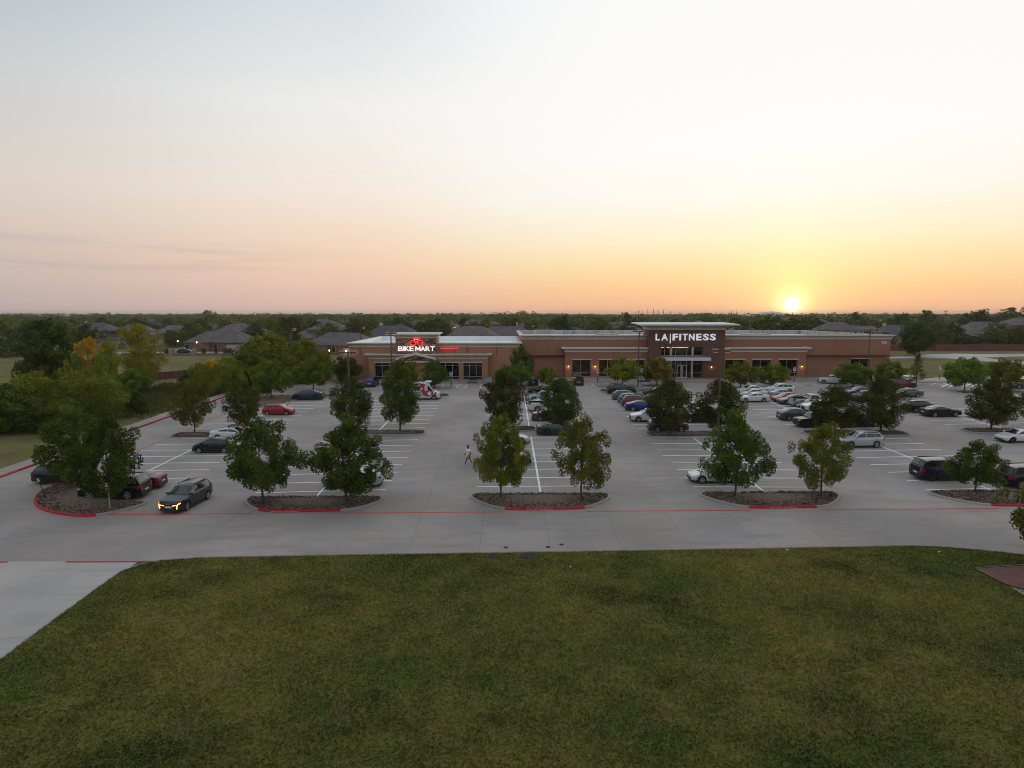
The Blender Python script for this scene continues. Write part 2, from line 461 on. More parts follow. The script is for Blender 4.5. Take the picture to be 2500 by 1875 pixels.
# grass tufts: real blades over the lawn so that it is not one flat sheet
def poly_in(px_, py_, poly):
    c = np.zeros(len(px_), bool); n = len(poly)
    for i in range(n):
        x1, y1 = poly[i]; x2, y2 = poly[(i + 1) % n]
        if y1 == y2: continue
        k = ((y1 > py_) != (y2 > py_)) & (px_ < (x2 - x1) * (py_ - y1) / (y2 - y1) + x1)
        c ^= k
    return c
def quads_mesh(name, V, mats, tint=None):
    "V: (n,4,3) array -> mesh of n quads with a per-face tint"
    n = len(V)
    me = bpy.data.meshes.new(name)
    me.vertices.add(n * 4); me.vertices.foreach_set('co', V.reshape(-1).astype(np.float32))
    me.loops.add(n * 4); me.loops.foreach_set('vertex_index', np.arange(n * 4, dtype=np.int32))
    me.polygons.add(n); me.polygons.foreach_set('loop_start', np.arange(0, n * 4, 4, dtype=np.int32))
    if tint is not None:
        at = me.attributes.new('tint', 'FLOAT', 'FACE'); at.data.foreach_set('value', tint.astype(np.float32))
    me.materials.append(mats)
    me.update(calc_edges=True)
    return me
def grass_quads(X, Y, Z, h, w):
    n = len(X); a = RNG.uniform(0, np.pi, n); l = RNG.normal(0, .035, (n, 2))
    dx, dy = np.cos(a) * w / 2, np.sin(a) * w / 2
    V = np.zeros((n, 4, 3))
    V[:, 0] = np.c_[X - dx, Y - dy, Z]; V[:, 1] = np.c_[X + dx, Y + dy, Z]
    V[:, 2] = np.c_[X + dx * .4 + l[:, 0], Y + dy * .4 + l[:, 1], Z + h]; V[:, 3] = np.c_[X - dx * .4 + l[:, 0], Y - dy * .4 + l[:, 1], Z + h]
    return V
nG = 150000
Yg = 20 + 21 * RNG.random(nG * 2) ** 1.2; Xg = RNG.uniform(-34, 42, nG * 2)
k_ = poly_in(Xg, Yg, edge) & (np.abs(Xg) < Yg * .84 + 2); Xg, Yg = Xg[k_][:nG], Yg[k_][:nG]
def vnoise(x, y, s, seed=0):
    r = np.random.default_rng(seed); T = r.random((64, 64))
    u, v = x / s, y / s; i, j = np.floor(u).astype(int), np.floor(v).astype(int); a, b = u - i, v - j
    a, b = a * a * (3 - 2 * a), b * b * (3 - 2 * b)
    f = lambda p, q: T[p % 64, q % 64]
    return (f(i, j) * (1 - a) + f(i + 1, j) * a) * (1 - b) + (f(i, j + 1) * (1 - a) + f(i + 1, j + 1) * a) * b
cl = vnoise(Xg, Yg, 1.1, 3) * .6 + vnoise(Xg, Yg, .35, 4) * .4
hG = .02 + .055 * cl + RNG.random(len(Xg)) * .02
M['blade'] = None
t = NT('grass_blades')
ga, go, gb, gd = (.088, .116, .024), (.212, .188, .050), (.205, .150, .064), (.046, .064, .018)
col = t.mix(t.rng(t.noise(.085, 6, .62), .40, .60), ga, go)
col = t.mix(t.rng(t.noise(.13, 6, .62, stretch=(1.0, 1.3, 1)), .50, .66), col, gd)
col = t.mix(t.math('MULTIPLY', t.rng(t.noise(.55, 6, .66), .52, .72), .75), col, gb)
tn = t.attr('tint'); cc_ = t.n.new('ShaderNodeCombineColor')
for i in range(3): t.l.new(t.rng(tn, 0, 1, .78, 1.22), cc_.inputs[i])
M['blade'] = t.done(t.mix(1.0, col, cc_.outputs[0], 'MULTIPLY'), .9, .02)
gq = grass_quads(Xg, Yg, np.full(len(Xg), .068), hG, .05 + .05 * RNG.random(len(Xg)))
go_ = link('grass', quads_mesh('grass', gq, M['blade'], RNG.random(len(Xg))))
tag(go_, 'short patchy grass of the front lawn', 'grass', kind='stuff')
# small bare patches, litter, valve covers and manholes
def disc(name, px, py, r, m, z, label, cat, group=None, h=.02):
    x, y = G(px, py)
    mb = MB(); mb.tube((0, 0, 0), (0, 0, h), r, r * .96, 20); mb.tube((0, 0, h), (0, 0, h + .012), r * .8, r * .8, 20)
    o = mb.build(name, m); o.location = (x, y, z); tag(o, label, cat, group); return o
disc('manhole_cover', 1204.5, 1360.5, .36, M['iron'], .065, 'black round manhole ring in the lawn, the smaller of two near the drive', 'manhole')
disc('manhole_cover', 1289, 1359, .52, M['iron'], .065, 'grey round manhole lid in the lawn, the larger of two near the drive', 'manhole')
for i, q in enumerate([(1235, 1336.5), (1338, 1335.5), (1371, 1329.5)]):
    disc('valve_cover', q[0], q[1], .16, M['iron'], .001, 'small dark round valve cover set in the concrete drive lane', 'valve cover', 'valve covers in the drive lane', h=.005)
disc('drain_lid', 1235, 1422, .3, mat('dug_soil', (.06, .045, .035), .95, var=.5, vscale=8), .06, 'brown sunken patch with a broken lid in the lawn', 'drain lid', h=.015)
lit = mat('litter_paper', (.72, .72, .72), .7)
for q in [(1392, 1388), (1922, 1346), (2293, 1351)]:
    x, y = G(*q); mb = MB(); mb.add([(-.09, -.06, .0), (.1, -.05, .01), (.08, .07, .05), (-.07, .06, .02), (0, 0, .07)], [(0, 1, 4), (1, 2, 4), (2, 3, 4), (3, 0, 4)])
    o = mb.build('paper_scrap', lit); o.location = (x, y, .09); o.scale = (.75, .75, .75); tag(o, 'white scrap of paper lying in the lawn grass', 'litter', 'paper scraps on the lawn')
# plant bed and walk at the right edge of the lawn
bed = [G(2380, 1390, .07), G(2500, 1382, .07), (37.2, 36.9), (38.5, 31.5), G(2500, 1440, .07), G(2458, 1429, .07)]
o = MB().prism(bed, .0, .12).build('mulch_bed', M['mulch_red']); struct(o); o['label'] = 'reddish bark mulch bed at the corner of the lawn'; o['category'] = 'mulch bed'
strip(bed + bed[:1], .08, .0, .15).build('edging', M['black_metal'], o)
o = MB().prism([G(2462, 1431, .07), G(2500, 1442, .07), (39, 31.4), (39, 28), G(2500, 1453, .07)], .0, .10).build('walk', M['sidewalk']); struct(o)
# ------------------------------------------------------------------ left fire lane kerb, walk strip
KX = -45.4
strip([(KX, 44), (KX, 118)], .17, -.02, .13, 1).build('kerb', M['red_paint'], lot)
walk = MB().box(KX - 1.9, KX - .17, 40, 112, -.05, .12).build('sidewalk', M['sidewalk']); struct(walk)
for k in range(36): MB().box(KX - 1.9, KX - .172, 41 + 2 * k, 41.02 + 2 * k, .1205, .1225).build('joint', M['joint'], walk)
# ------------------------------------------------------------------ painted markings
line_me = MB().box(-.5, .5, -.5, .5, -1, 0).mesh('stall_line', M['white_paint'])
def pline(name, a, b, w, me, z=.004, parent=None):
    o = link(name, me, parent or lot)
    dx, dy = b[0] - a[0], b[1] - a[1]
    o.location = ((a[0] + b[0]) / 2, (a[1] + b[1]) / 2, z)
    o.rotation_euler = (0, 0, math.atan2(dy, dx)); o.scale = (math.hypot(dx, dy), w, .003)
    return o
#  row: spine X, skew of the stall lines, near block (first, count), far block, which sides
rows = [('A', -33.4, .045, (56.9, 7), (79.6, 10), (-5.2, 5.4)), ('B', -15.5, .075, (53.0, 8), (79.2, 11), (-5.4, 5.4)), ('C', 2.75, .02, (54.3, 8), (80.2, 10), (-5.45, 5.5)),
        ('D', 21.35, -.015, (54.0, 8), (78.6, 11), (-5.4, 5.5)), ('E', 40.5, .07, (53.4, 8), (78.8, 11), (-5.4, 5.5)), ('F', 60.9, .09, (51.6, 9), (78.9, 11), (-5.4, 5.5)), ('G', 80.5, .09, (60, 6), (82, 9), (-5.4, 5.5))]
SPINE = {}
for nm_, x0, sk, (n0, nc), (f0, fc), (l_, r_) in rows:
    SPINE[nm_] = x0
    for st, cnt in ((n0, nc), (f0, fc)):
        for k in range(cnt):
            y = st + 2.77 * k + random.uniform(-.03, .03)
            jl, jr = random.uniform(-.12, .12), random.uniform(-.12, .12)
            pline('stall_line', (x0 + l_ + jl, y + sk * (l_ + jl)), (x0 + r_ + jr, y + sk * (r_ + jr)), .15, line_me)
        pline('stall_line', (x0, st - 1.6), (x0, st + 2.77 * (cnt - 1) + .6), .18, line_me, .0045)
red_me = MB().box(-.5, .5, -.5, .5, -1, 0).mesh('fire_lane_line', M['red_line'])
yr = lambda x: 47.62 + .0135 * x
fl = [(-30.2, -19.0), (-12.4, -.35), (5.95, 18.6), (23.9, 37.6), (44, 60)]
for a, b in fl: pline('fire_lane_line', (a, yr(a)), (b, yr(b)), .2, red_me)
pline('fire_lane_line', (-38.7, 55.2), (-38.9, 100), .15, red_me)
redm = MB().box(-.5, .5, -.5, .5, -1, 0).mesh('kerb_line', M['red_paint'])
for a, b in ((-60, -30.5), (-27.0, -21.4)):
    pline('fire_lane_line', (a, 38.45), (b, 38.45 + .0 * b), .2, redm, .006)

# ------------------------------------------------------------------ kerbed islands
def smooth_closed(pts, it=2):
    for _ in range(it):
        q = []
        for i in range(len(pts)):
            a, b = pts[i], pts[(i + 1) % len(pts)]
            q += [(a[0] * .75 + b[0] * .25, a[1] * .75 + b[1] * .25), (a[0] * .25 + b[0] * .75, a[1] * .25 + b[1] * .75)]
        pts = q
    return pts
def inset(pts, w):
    n = len(pts); out = []
    a_ = sum(pts[i][0] * pts[(i + 1) % n][1] - pts[(i + 1) % n][0] * pts[i][1] for i in range(n))
    s = 1 if a_ > 0 else -1
    for i in range(n):
        a, b = Vector(pts[i - 1]), Vector(pts[(i + 1) % n]); d = (b - a).normalized()
        out.append((pts[i][0] - d.y * w * s, pts[i][1] + d.x * w * s))
    return out
def ring(out, inn, z0, z1, sel=None):
    n = len(out); mb = MB()
    for i in range(n):
        if sel and not sel(i): continue
        j = (i + 1) % n
        vs = [(*out[i], z0), (*out[j], z0), (*inn[j], z0), (*inn[i], z0), (*out[i], z1 - .03), (*out[j], z1 - .03), (*inn[j], z1), (*inn[i], z1)]
        o2 = [tuple(Vector(out[k]).lerp(Vector(inn[k]), .25)) for k in (i, j)]
        vs += [(*o2[0], z1), (*o2[1], z1)]
        mb.add(vs, [(0, 1, 5, 4), (4, 5, 9, 8), (8, 9, 6, 7), (7, 6, 2, 3)])
    return mb
def mulch_mesh(poly, z):
    "a mounded bed with chips"
    cx = sum(p[0] for p in poly) / len(poly); cy = sum(p[1] for p in poly) / len(poly)
    vs = []; n = len(poly); ks = [1, .8, .55, .3]
    for q, k in enumerate(ks):
        for p in poly: vs.append((cx + (p[0] - cx) * k, cy + (p[1] - cy) * k, z + .05 * q + random.uniform(-.012, .02) * (q > 0)))
    vs.append((cx, cy, z + .2))
    fs = [(q * n + i, q * n + (i + 1) % n, (q + 1) * n + (i + 1) % n, (q + 1) * n + i) for q in range(3) for i in range(n)] + [(3 * n + i, 3 * n + (i + 1) % n, 4 * n) for i in range(n)]
    return MB().add(vs, fs)
def chips(poly, z, n, m, parent):
    xs_ = [p[0] for p in poly]; ys_ = [p[1] for p in poly]
    X = RNG.uniform(min(xs_), max(xs_), n); Y = RNG.uniform(min(ys_), max(ys_), n)
    k = poly_in(X, Y, poly); X, Y = X[k], Y[k]
    cx, cy = np.mean(xs_), np.mean(ys_)
    n = len(X); c = np.c_[X, Y, z + .05 + .06 * RNG.random(n)]
    u = RNG.normal(0, 1, (n, 3)) * [1, 1, .45]; u /= np.linalg.norm(u, axis=1)[:, None]
    w = np.cross(u, RNG.normal(0, 1, (n, 3))); w /= np.linalg.norm(w, axis=1)[:, None]
    a, b = u * RNG.uniform(.05, .12, (n, 1)), w * RNG.uniform(.025, .05, (n, 1))
    V = np.stack([c - a - b, c + a - b, c + a + b, c - a + b], 1)
    o = link('mulch_chips', quads_mesh('mulch_chips', V, m, RNG.random(n)), parent); o['kind'] = 'stuff'
t = NT('mulch_chip_bark'); tt = t.attr('tint')
M['chip'] = t.done(t.mix(tt, (.07, .05, .04), (.32, .23, .185)), .95, .1)
t = NT('mulch_chip_tan'); tt = t.attr('tint')
M['chip_tan'] = t.done(t.mix(tt, (.10, .065, .045), (.30, .20, .13)), .95, .1)
def island(pts, label, red=None, mul='mulch', chip='chip', it=2, nchip=1500, smooth=True):
    pts = smooth_closed(pts, it) if smooth else pts
    n = len(pts)
    a_ = sum(pts[i][0] * pts[(i + 1) % n][1] - pts[(i + 1) % n][0] * pts[i][1] for i in range(n))
    if a_ < 0: pts = pts[::-1]
    inn = inset(pts, .17)
    cx = sum(p[0] for p in pts) / n; cy = sum(p[1] for p in pts) / n
    root = struct(thing('parking_island', label, 'parking island', (0, 0, 0)))
    mulch_mesh(inset(pts, .16), .11).build('mulch', M[mul], root, smooth=60)
    chips(inset(pts, .2), .12, nchip, M[chip], root)
    if red:
        isred = lambda i: red((pts[i][0] + pts[(i + 1) % n][0]) / 2, (pts[i][1] + pts[(i + 1) % n][1]) / 2)
        ring(pts, inn, -.02, .15, isred).build('kerb', M['red_paint'], root)
        ring(pts, inn, -.02, .15, lambda i: not isred(i)).build('kerb', M['kerb_concrete'], root)
    else:
        ring(pts, inn, -.02, .15).build('kerb', M['kerb_concrete'], root)
    return root
def near_island(x0, x1, yb, yf, label, r0, r1, **kw):
    w = x1 - x0; yf_ = lambda x: yf + .012 * (x - x0)
    pts = [(x0 + .05 * w, yb), (x0 + .3 * w, yb), (x0 + .7 * w, yb + .03), (x1 - .05 * w, yb + .05), (x1, yb - .3), (x1, yb - 1.2), (x1 - .10 * w, yb - 2.7), (x1 - .22 * w, yf_(x1) + .1), (x1 - .4 * w, yf_(x1)),
           (x0 + .4 * w, yf_(x0)), (x0 + .22 * w, yf_(x0) + .1), (x0 + .10 * w, yb - 2.7), (x0, yb - 1.2), (x0, yb - .3)]
    return island(pts, label, red=lambda x, y: r0 < x < r1 and y < yf + .6, **kw)
# lettering stencilled on kerbs and signs
def char_mesh(ch, size, extrude, offset, m, name='letter'):
    cu = bpy.data.curves.new('txt', 'FONT'); cu.body = ch; cu.size = size; cu.extrude = extrude; cu.offset = offset; cu.resolution_u = 3
    ob = bpy.data.objects.new('txt', cu); COL.objects.link(ob)
    dg = bpy.context.evaluated_depsgraph_get(); dg.update()
    me = bpy.data.meshes.new_from_object(ob.evaluated_get(dg))
    bpy.data.objects.remove(ob); bpy.data.curves.remove(cu)
    me.name = name; me.materials.clear(); me.materials.append(m)
    return me
def fit(me, x0, x1, z0, z1, y0, y1):
    "text mesh (in XY, extruded Z) -> stands in XZ and fills the given box, facing -Y"
    co = np.empty(len(me.vertices) * 3, np.float32); me.vertices.foreach_get('co', co); co = co.reshape(-1, 3)
    lo, hi = co.min(0), co.max(0); d = np.maximum(hi - lo, 1e-6); u = (co - lo) / d
    out = np.c_[x0 + u[:, 0] * (x1 - x0), y1 + (y0 - y1) * u[:, 2], z0 + u[:, 1] * (z1 - z0)]
    me.vertices.foreach_set('co', out.astype(np.float32).ravel()); me.update(); return me
M['stencil'] = painted('stencil_white', (.62, .58, .56), .75, base=(.52, .022, .035))
isl = {}
isl['B'] = near_island(-20.8, -9.9, 51.3, 47.6, 'kerbed mulch island with a concrete inlet slab, ahead of the row holding the silver sedan', -19.0, -12.4, nchip=2600)
isl['C'] = near_island(-3.0, 8.3, 52.0, 47.95, 'kerbed mulch island ahead of the stall row where the pedestrian walks', -.3, 5.9, nchip=2600)
isl['D'] = near_island(15.7, 27.0, 52.3, 48.2, 'kerbed mulch island with an inlet slab, ahead of the white coupe sedan', 18.6, 23.9, nchip=2600)
isl['E'] = near_island(34.6, 46.2, 52.5, 48.6, 'kerbed mulch island ahead of the navy boxy SUV', 37.6, 44, nchip=2600)
for key, x, y in (('B', -17.2, 47.62), ('C', 2.0, 47.97), ('D', 20.6, 48.22)):
    me = fit(char_mesh('FIRE LANE   NO PARKING', .1, .004, 0, M['stencil'], 'stencil_text'), x - .5, x + 1.55, .035, .105, y - .022, y - .010)
    link('stencil_text', me, isl[key])
for key, px, py in (('B', 745, 1224), ('D', 1838, 1211)):
    x, y = G(px, py)
    MB().box(x - 1.75, x + 1.75, y - .35, y + .85, -.01, .165).build('inlet_slab', M['kerb_concrete'], isl[key])
    mb = MB(); mb.tube((x, y + .2, .165), (x, y + .2, .178), .3, .3, 18); mb.build('manhole_cover', M['iron'], isl[key])
aisl = [(82, 1232), (83, 1216), (100, 1200), (136, 1184), (181, 1180), (216, 1181), (219, 1212), (197, 1222.5), (290, 1224), (354, 1226), (362, 1230), (325, 1243), (246, 1260), (198, 1263), (142, 1257), (100, 1246)]
isl['A'] = island([G(*q) for q in aisl], 'irregular mulch island with a notch where the black SUV is parked', red=lambda x, y: x < -30.2 and not (x > -33.9 and y > 50.0), it=1, nchip=3800)
def mid_island(x0, x1, y0, y1, label, **kw):
    pts = [(x0 + .5, y0), ((x0 + x1) / 2, y0 - .02), (x1 - .6, y0 + .05), (x1 - .1, y0 + .5), (x1, (y0 + y1) / 2 + .3), (x1 - .3, y1 - .2), (x1 - .8, y1), ((x0 + x1) / 2, y1), (x0 + .6, y1), (x0 + .1, y1 - .3), (x0, (y0 + y1) / 2), (x0 + .1, y0 + .4)]
    return island(pts, label, it=1, **kw)
isl['Am'] = mid_island(-38.8, -33.6, 73.6, 76.2, 'short mulch island with one small oak beside the bike-carrying white car')
isl['Bm'] = mid_island(-20.8, -9.6, 74.9, 77.4, 'mulch island carrying a lamp post and the tall elm beyond the silver sedan')
isl['Cm'] = mid_island(-2.6, 3.6, 77.2, 79.6, 'mulch island behind the green coupe')
isl['Dm'] = mid_island(16.2, 27.2, 73.5, 76.4, 'mulch island with a lamp post in front of the charcoal crossover')
isl['Em'] = mid_island(35.0, 47.2, 74.1, 76.9, 'mulch island beyond the pale silver crossover')
isl['Fm'] = mid_island(54.9, 67, 75.5, 78.2, 'mulch island near the white electric sedan')
isl['Af'] = island([G(*q) for q in [(565, 985), (600, 973), (660, 965), (718, 967), (735, 973), (718, 980), (690, 988), (668, 998), (630, 996)]] , 'pointed tan mulch island beside the teal crossover and two bright round trees', mul='mulch_tan', chip='chip_tan', it=1)
isl['Ag'] = mid_island(-30.6, -26.2, 104.0, 106.2, 'small tan mulch island behind the teal crossover', mul='mulch_tan', chip='chip_tan')
isl['Bf'] = mid_island(-20.6, -9.3, 104.2, 107.0, 'tan mulch island ahead of the red and white van', mul='mulch_tan', chip='chip_tan')
isl['Cf'] = mid_island(-2.6, 8.4, 105.4, 108.6, 'mulch island with three trees between the two shops')
isl['Df'] = mid_island(15.8, 27.4, 109.2, 112.2, 'mulch island with a lamp post before the fitness entrance', mul='mulch_tan', chip='chip_tan')
isl['Ef'] = mid_island(35.0, 46.6, 111.2, 114.0, 'mulch island with two small trees before the fitness windows', mul='mulch_tan', chip='chip_tan')
isl['Ff'] = mid_island(55.4, 66.6, 111.0, 114.0, 'mulch island with a lamp post and two round trees by the end wall', mul='mulch_tan', chip='chip_tan')
isl['Gf'] = mid_island(75.6, 88, 106.4, 109.6, 'tan mulch island with two round trees by the striped aisle', mul='mulch_tan', chip='chip_tan')
isl['Lf'] = island([G(*q) for q in [(780, 925), (835, 915), (860, 915), (870, 926), (850, 938), (812, 936), (788, 931)]], 'rounded island with a red kerb at the corner of the bike shop', red=lambda x, y: True, it=1)
# ------------------------------------------------------------------ sidewalk along the shops
sw = MB().prism([(-34, 121.0), (4, 121.0), (5.5, 123.3), (78, 123.8), (78, 131), (-34, 127)], -.05, .14).build('sidewalk', M['sidewalk']); struct(sw)
strip([(-34, 120.98), (4, 120.98), (5.5, 123.28), (78, 123.78)], .16, -.02, .142).build('kerb', M['kerb_concrete'], sw)
MB().box(4, 78, 120.9, 123.9, -.05, -.001).build('apron', M['concrete'], lot)
MB().box(26.5, 43, 121.2, 121.5, -.01, .05).build('kerb', M['red_paint'], sw)
# ramps and stripes before the shops
blue_me = MB().box(-.5, .5, -.5, .5, -1, 0).mesh('ramp_paint', M['blue_paint'])
def patch(px0, px1, py, dep, me, name, par, z, h=None):
    x0, y = G(px0, py); x1, _ = G(px1, py)
    pline(name, (x0, y), (x1, y), dep, me, z, par)
for q in [(933, 954, 936), (1141, 1166, 935), (1555, 1585, 931), (1590, 1640, 929.5), (1998, 2034, 932)]:
    patch(*q, 1.5, blue_me, 'ramp_paint', sw, .148)
bl_me = MB().box(-.5, .5, -.5, .5, -1, 0).mesh('accessible_mark', M['blue_line'])
for q in [(1047, 1062, 947), (1088, 1106, 947), (1460, 1480, 943), (1572, 1600, 941), (1905, 1925, 941), (1968, 1982, 941)]:
    patch(*q, 1.1, bl_me, 'accessible_mark', lot, .004)
def wl_(p, q): pline('stall_line', G(*p), G(*q), .12, line_me)
for p, q in [((927, 948), (940, 940)), ((1077, 947.5), (1084.5, 938)), ((1114, 947.5), (1121, 938)), ((1135, 947.5), (1141, 938)), ((1172, 947.5), (1177, 938)), ((1319, 944), (1316, 936)),
             ((1433, 944.5), (1425, 936.5)), ((1453, 944), (1445, 936)), ((1489, 942), (1481, 935.5)), ((1535, 942), (1525, 936)), ((1566, 943), (1556, 936)), ((1580, 940), (1575, 936)),
             ((1871, 943), (1845, 933)), ((1960, 943), (1931, 933)), ((2035, 943), (2005, 934)), ((2075, 943), (2050, 934))]: wl_(p, q)
for a, b, n, (p, q) in [(1116, 1140, 5, (946.5, 939)), (1427, 1450, 5, (943, 937)), (1537, 1560, 4, (941, 937)), (1828, 1866, 5, (942.5, 934.5)), (1923, 1955, 4, (942.5, 935)), (1972, 2030, 4, (942.5, 935)), (1852, 1862, 2, (942, 935))]:
    for k in range(n):
        y = p + (q - p) * k / (n - 1); sh = (n - 1 - k) * 2.2
        pline('stall_line', G(a + sh - 6, y), G(b + sh - 6, y), .1, line_me)
# the right side: striped aisle, sidewalk and the back lane across the field
pv = MB().prism([G(2255, 946), G(2255, 925), G(2290, 921), G(2760, 916), G(2760, 946)], -.05, -.002).build('apron', M['concrete_pale'], lot)
for k in range(9):
    x = 2272 + 24 * k
    wl_((x, 939), (x + 30, 931.5)) if True else 0
for k in range(6):
    x = 2300 + 18 * k
    pline('stall_line', G(x, 944), G(x + 28, 932), .35, line_me)
side = MB().prism([(78, 121.4), (140, 122.5), (140, 125), (78, 124.2)], -.05, .13).build('sidewalk', M['sidewalk']); struct(side)
lane = [G(2160, 873, -.06), G(2260, 866, -.06), G(2330, 863.5, -.06), G(2400, 864.5, -.06), G(2800, 862, -.06), G(2800, 870, -.06), G(2470, 871, -.06), G(2400, 873, -.06), G(2440, 879, -.06), G(2560, 888, -.06), G(2560, 893, -.06), G(2440, 886, -.06), G(2380, 880, -.06), G(2310, 875, -.06), G(2250, 872.5, -.06), G(2160, 876, -.06)]
rd = MB()
for a in range(1, 2):
    rd.prism(lane, -1.5, -.0)
road = rd.build('back_lane', M['concrete_pale']); struct(road)
for p in road.data.polygons: pass
strip([G(2160, 873, -.06), G(2260, 866, -.06), G(2330, 863, -.06), G(2400, 864, -.06), G(2800, 861.5, -.06)], .35, -.1, .16).build('kerb', M['red_faded'], road)

for y_ in (58.5, 66, 76, 88):
    me = fit(char_mesh('FIRE LANE   NO PARKING', .1, .004, 0, M['stencil'], 'stencil_text'), -1.05, 1.05, .03, .105, -.012, 0)
    o = link('stencil_text', me, lot); o.location = (KX + .002, y_, 0); o.rotation_euler = (0, 0, math.pi / 2)
# ================================================================== THE SHOPS
def brick_mat(name, c1, c2, mortar, bw, bh, ms=.012, blotch=.25):
    t = NT(name)
    sp = t.n.new('ShaderNodeSeparateXYZ'); t.l.new(t.pos, sp.inputs[0])
    ad = t.math('ADD', sp.outputs[0], sp.outputs[1])
    cb = t.n.new('ShaderNodeCombineXYZ'); t.l.new(ad, cb.inputs[0]); t.l.new(sp.outputs[2], cb.inputs[1])
    b = t.n.new('ShaderNodeTexBrick'); t.l.new(cb.outputs[0], b.inputs['Vector'])
    b.inputs['Color1'].default_value = c1 + (1,); b.inputs['Color2'].default_value = c2 + (1,); b.inputs['Mortar'].default_value = mortar + (1,)
    b.inputs['Scale'].default_value = 1; b.inputs['Mortar Size'].default_value = ms; b.inputs['Brick Width'].default_value = bw; b.inputs['Row Height'].default_value = bh
    col = t.mix(t.rng(t.noise(.35, 4, stretch=(1, 1, 2.5)), .35, .65, 0, blotch * 2), b.outputs['Color'], tuple(x * .8 for x in c1))
    streak = t.rng(t.noise(.7, 4, stretch=(1.6, 1.6, .12)), .55, .75, 0, .35)
    col = t.mix(streak, col, tuple(x * .7 for x in c1))
    t.bump(b.outputs['Fac'], .25, -.02)
    return t.done(col, .88, .25)
M['brick'] = brick_mat('red_brown_brick', (.37, .172, .108), (.31, .145, .096), (.34, .24, .185), .4, .2)
M['brick_orange'] = brick_mat('orange_brick', (.46, .225, .135), (.40, .190, .120), (.42, .30, .225), .4, .2)
M['brick_dark'] = brick_mat('dark_brown_brick', (.165, .086, .066), (.125, .066, .056), (.155, .115, .095), .4, .2)
M['stone'] = brick_mat('split_stone', (.46, .26, .19), (.07, .045, .047), (.07, .05, .048), .95, .27, .035)
M['fence_brick'] = mat('red_cedar_boards', (.15, .060, .052), .85, var=.25, vscale=1.2)
M['stucco'] = mat('tan_stucco_trim', (.42, .37, .315), .85, var=.10, vscale=.8)
M['stucco_light'] = mat('pale_stucco_trim', (.58, .535, .47), .8, var=.10, vscale=.8)
M['membrane'] = mat('white_roof_membrane', (.80, .83, .86), .6, var=.06, vscale=.3)
def streaky(name, c, d):
    t = NT(name)
    a = t.rng(t.noise(1.2, 5, .6, stretch=(1, 1, .12)), .42, .70)
    return t.done(t.mix(a, c, d), .8)
M['parapet_back'] = streaky('stained_parapet', (.44, .42, .38), (.23, .21, .19))
M['alu'] = mat('pale_aluminium', (.46, .45, .42), .45, .3)
M['steel_white'] = mat('white_steel', (.62, .65, .68), .45)
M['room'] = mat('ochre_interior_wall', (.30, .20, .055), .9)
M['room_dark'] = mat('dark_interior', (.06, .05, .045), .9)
M['strip_light'] = mat('warm_tube_light', (.8, .6, .3), .5, emit=(1, .62, .22), estr=3.2)
M['room_light'] = mat('ceiling_panel_light', (.8, .7, .4), .5, emit=(1, .72, .30), estr=6)
M['sconce_glow'] = mat('sconce_glow', (.9, .6, .2), .5, emit=(1, .50, .10), estr=10)
M['led_white'] = mat('lit_sign_white', (.9, .9, .9), .4, emit=(1, .98, .96), estr=.75)
M['letter_white'] = mat('white_panel_print', (.80, .82, .85), .4)
M['sign_letter'] = mat('lit_white_sign_letters', (.86, .88, .9), .4, emit=(.9, .95, 1), estr=.38)
M['neon_red'] = mat('red_neon', (.6, .02, .02), .4, emit=(1, .022, .03), estr=1.7)
M['sign_blue'] = mat('sign_blue', (.02, .09, .28), .5)
M['shop_stock'] = mat('shop_stock', (.12, .09, .08), .8, var=.8, vscale=2.5)
def glass_mat(name, tint, gloss=1.0):
    m = bpy.data.materials.new(name); m.use_nodes = True
    n, l = m.node_tree.nodes, m.node_tree.links; n.remove(n['Principled BSDF'])
    tr = n.new('ShaderNodeBsdfTransparent'); tr.inputs[0].default_value = tint + (1,)
    gl = n.new('ShaderNodeBsdfGlossy'); gl.inputs['Roughness'].default_value = .02; gl.inputs[0].default_value = (gloss,) * 3 + (1,)
    fr = n.new('ShaderNodeFresnel'); fr.inputs[0].default_value = 1.45
    mx = n.new('ShaderNodeMixShader'); l.new(fr.outputs[0], mx.inputs[0]); l.new(tr.outputs[0], mx.inputs[1]); l.new(gl.outputs[0], mx.inputs[2])
    l.new(mx.outputs[0], n['Material Output'].inputs[0]); return m
M['glass'] = glass_mat('shop_glass', (.55, .58, .55))
M['glass_dark'] = glass_mat('tinted_shop_glass', (.30, .32, .32))

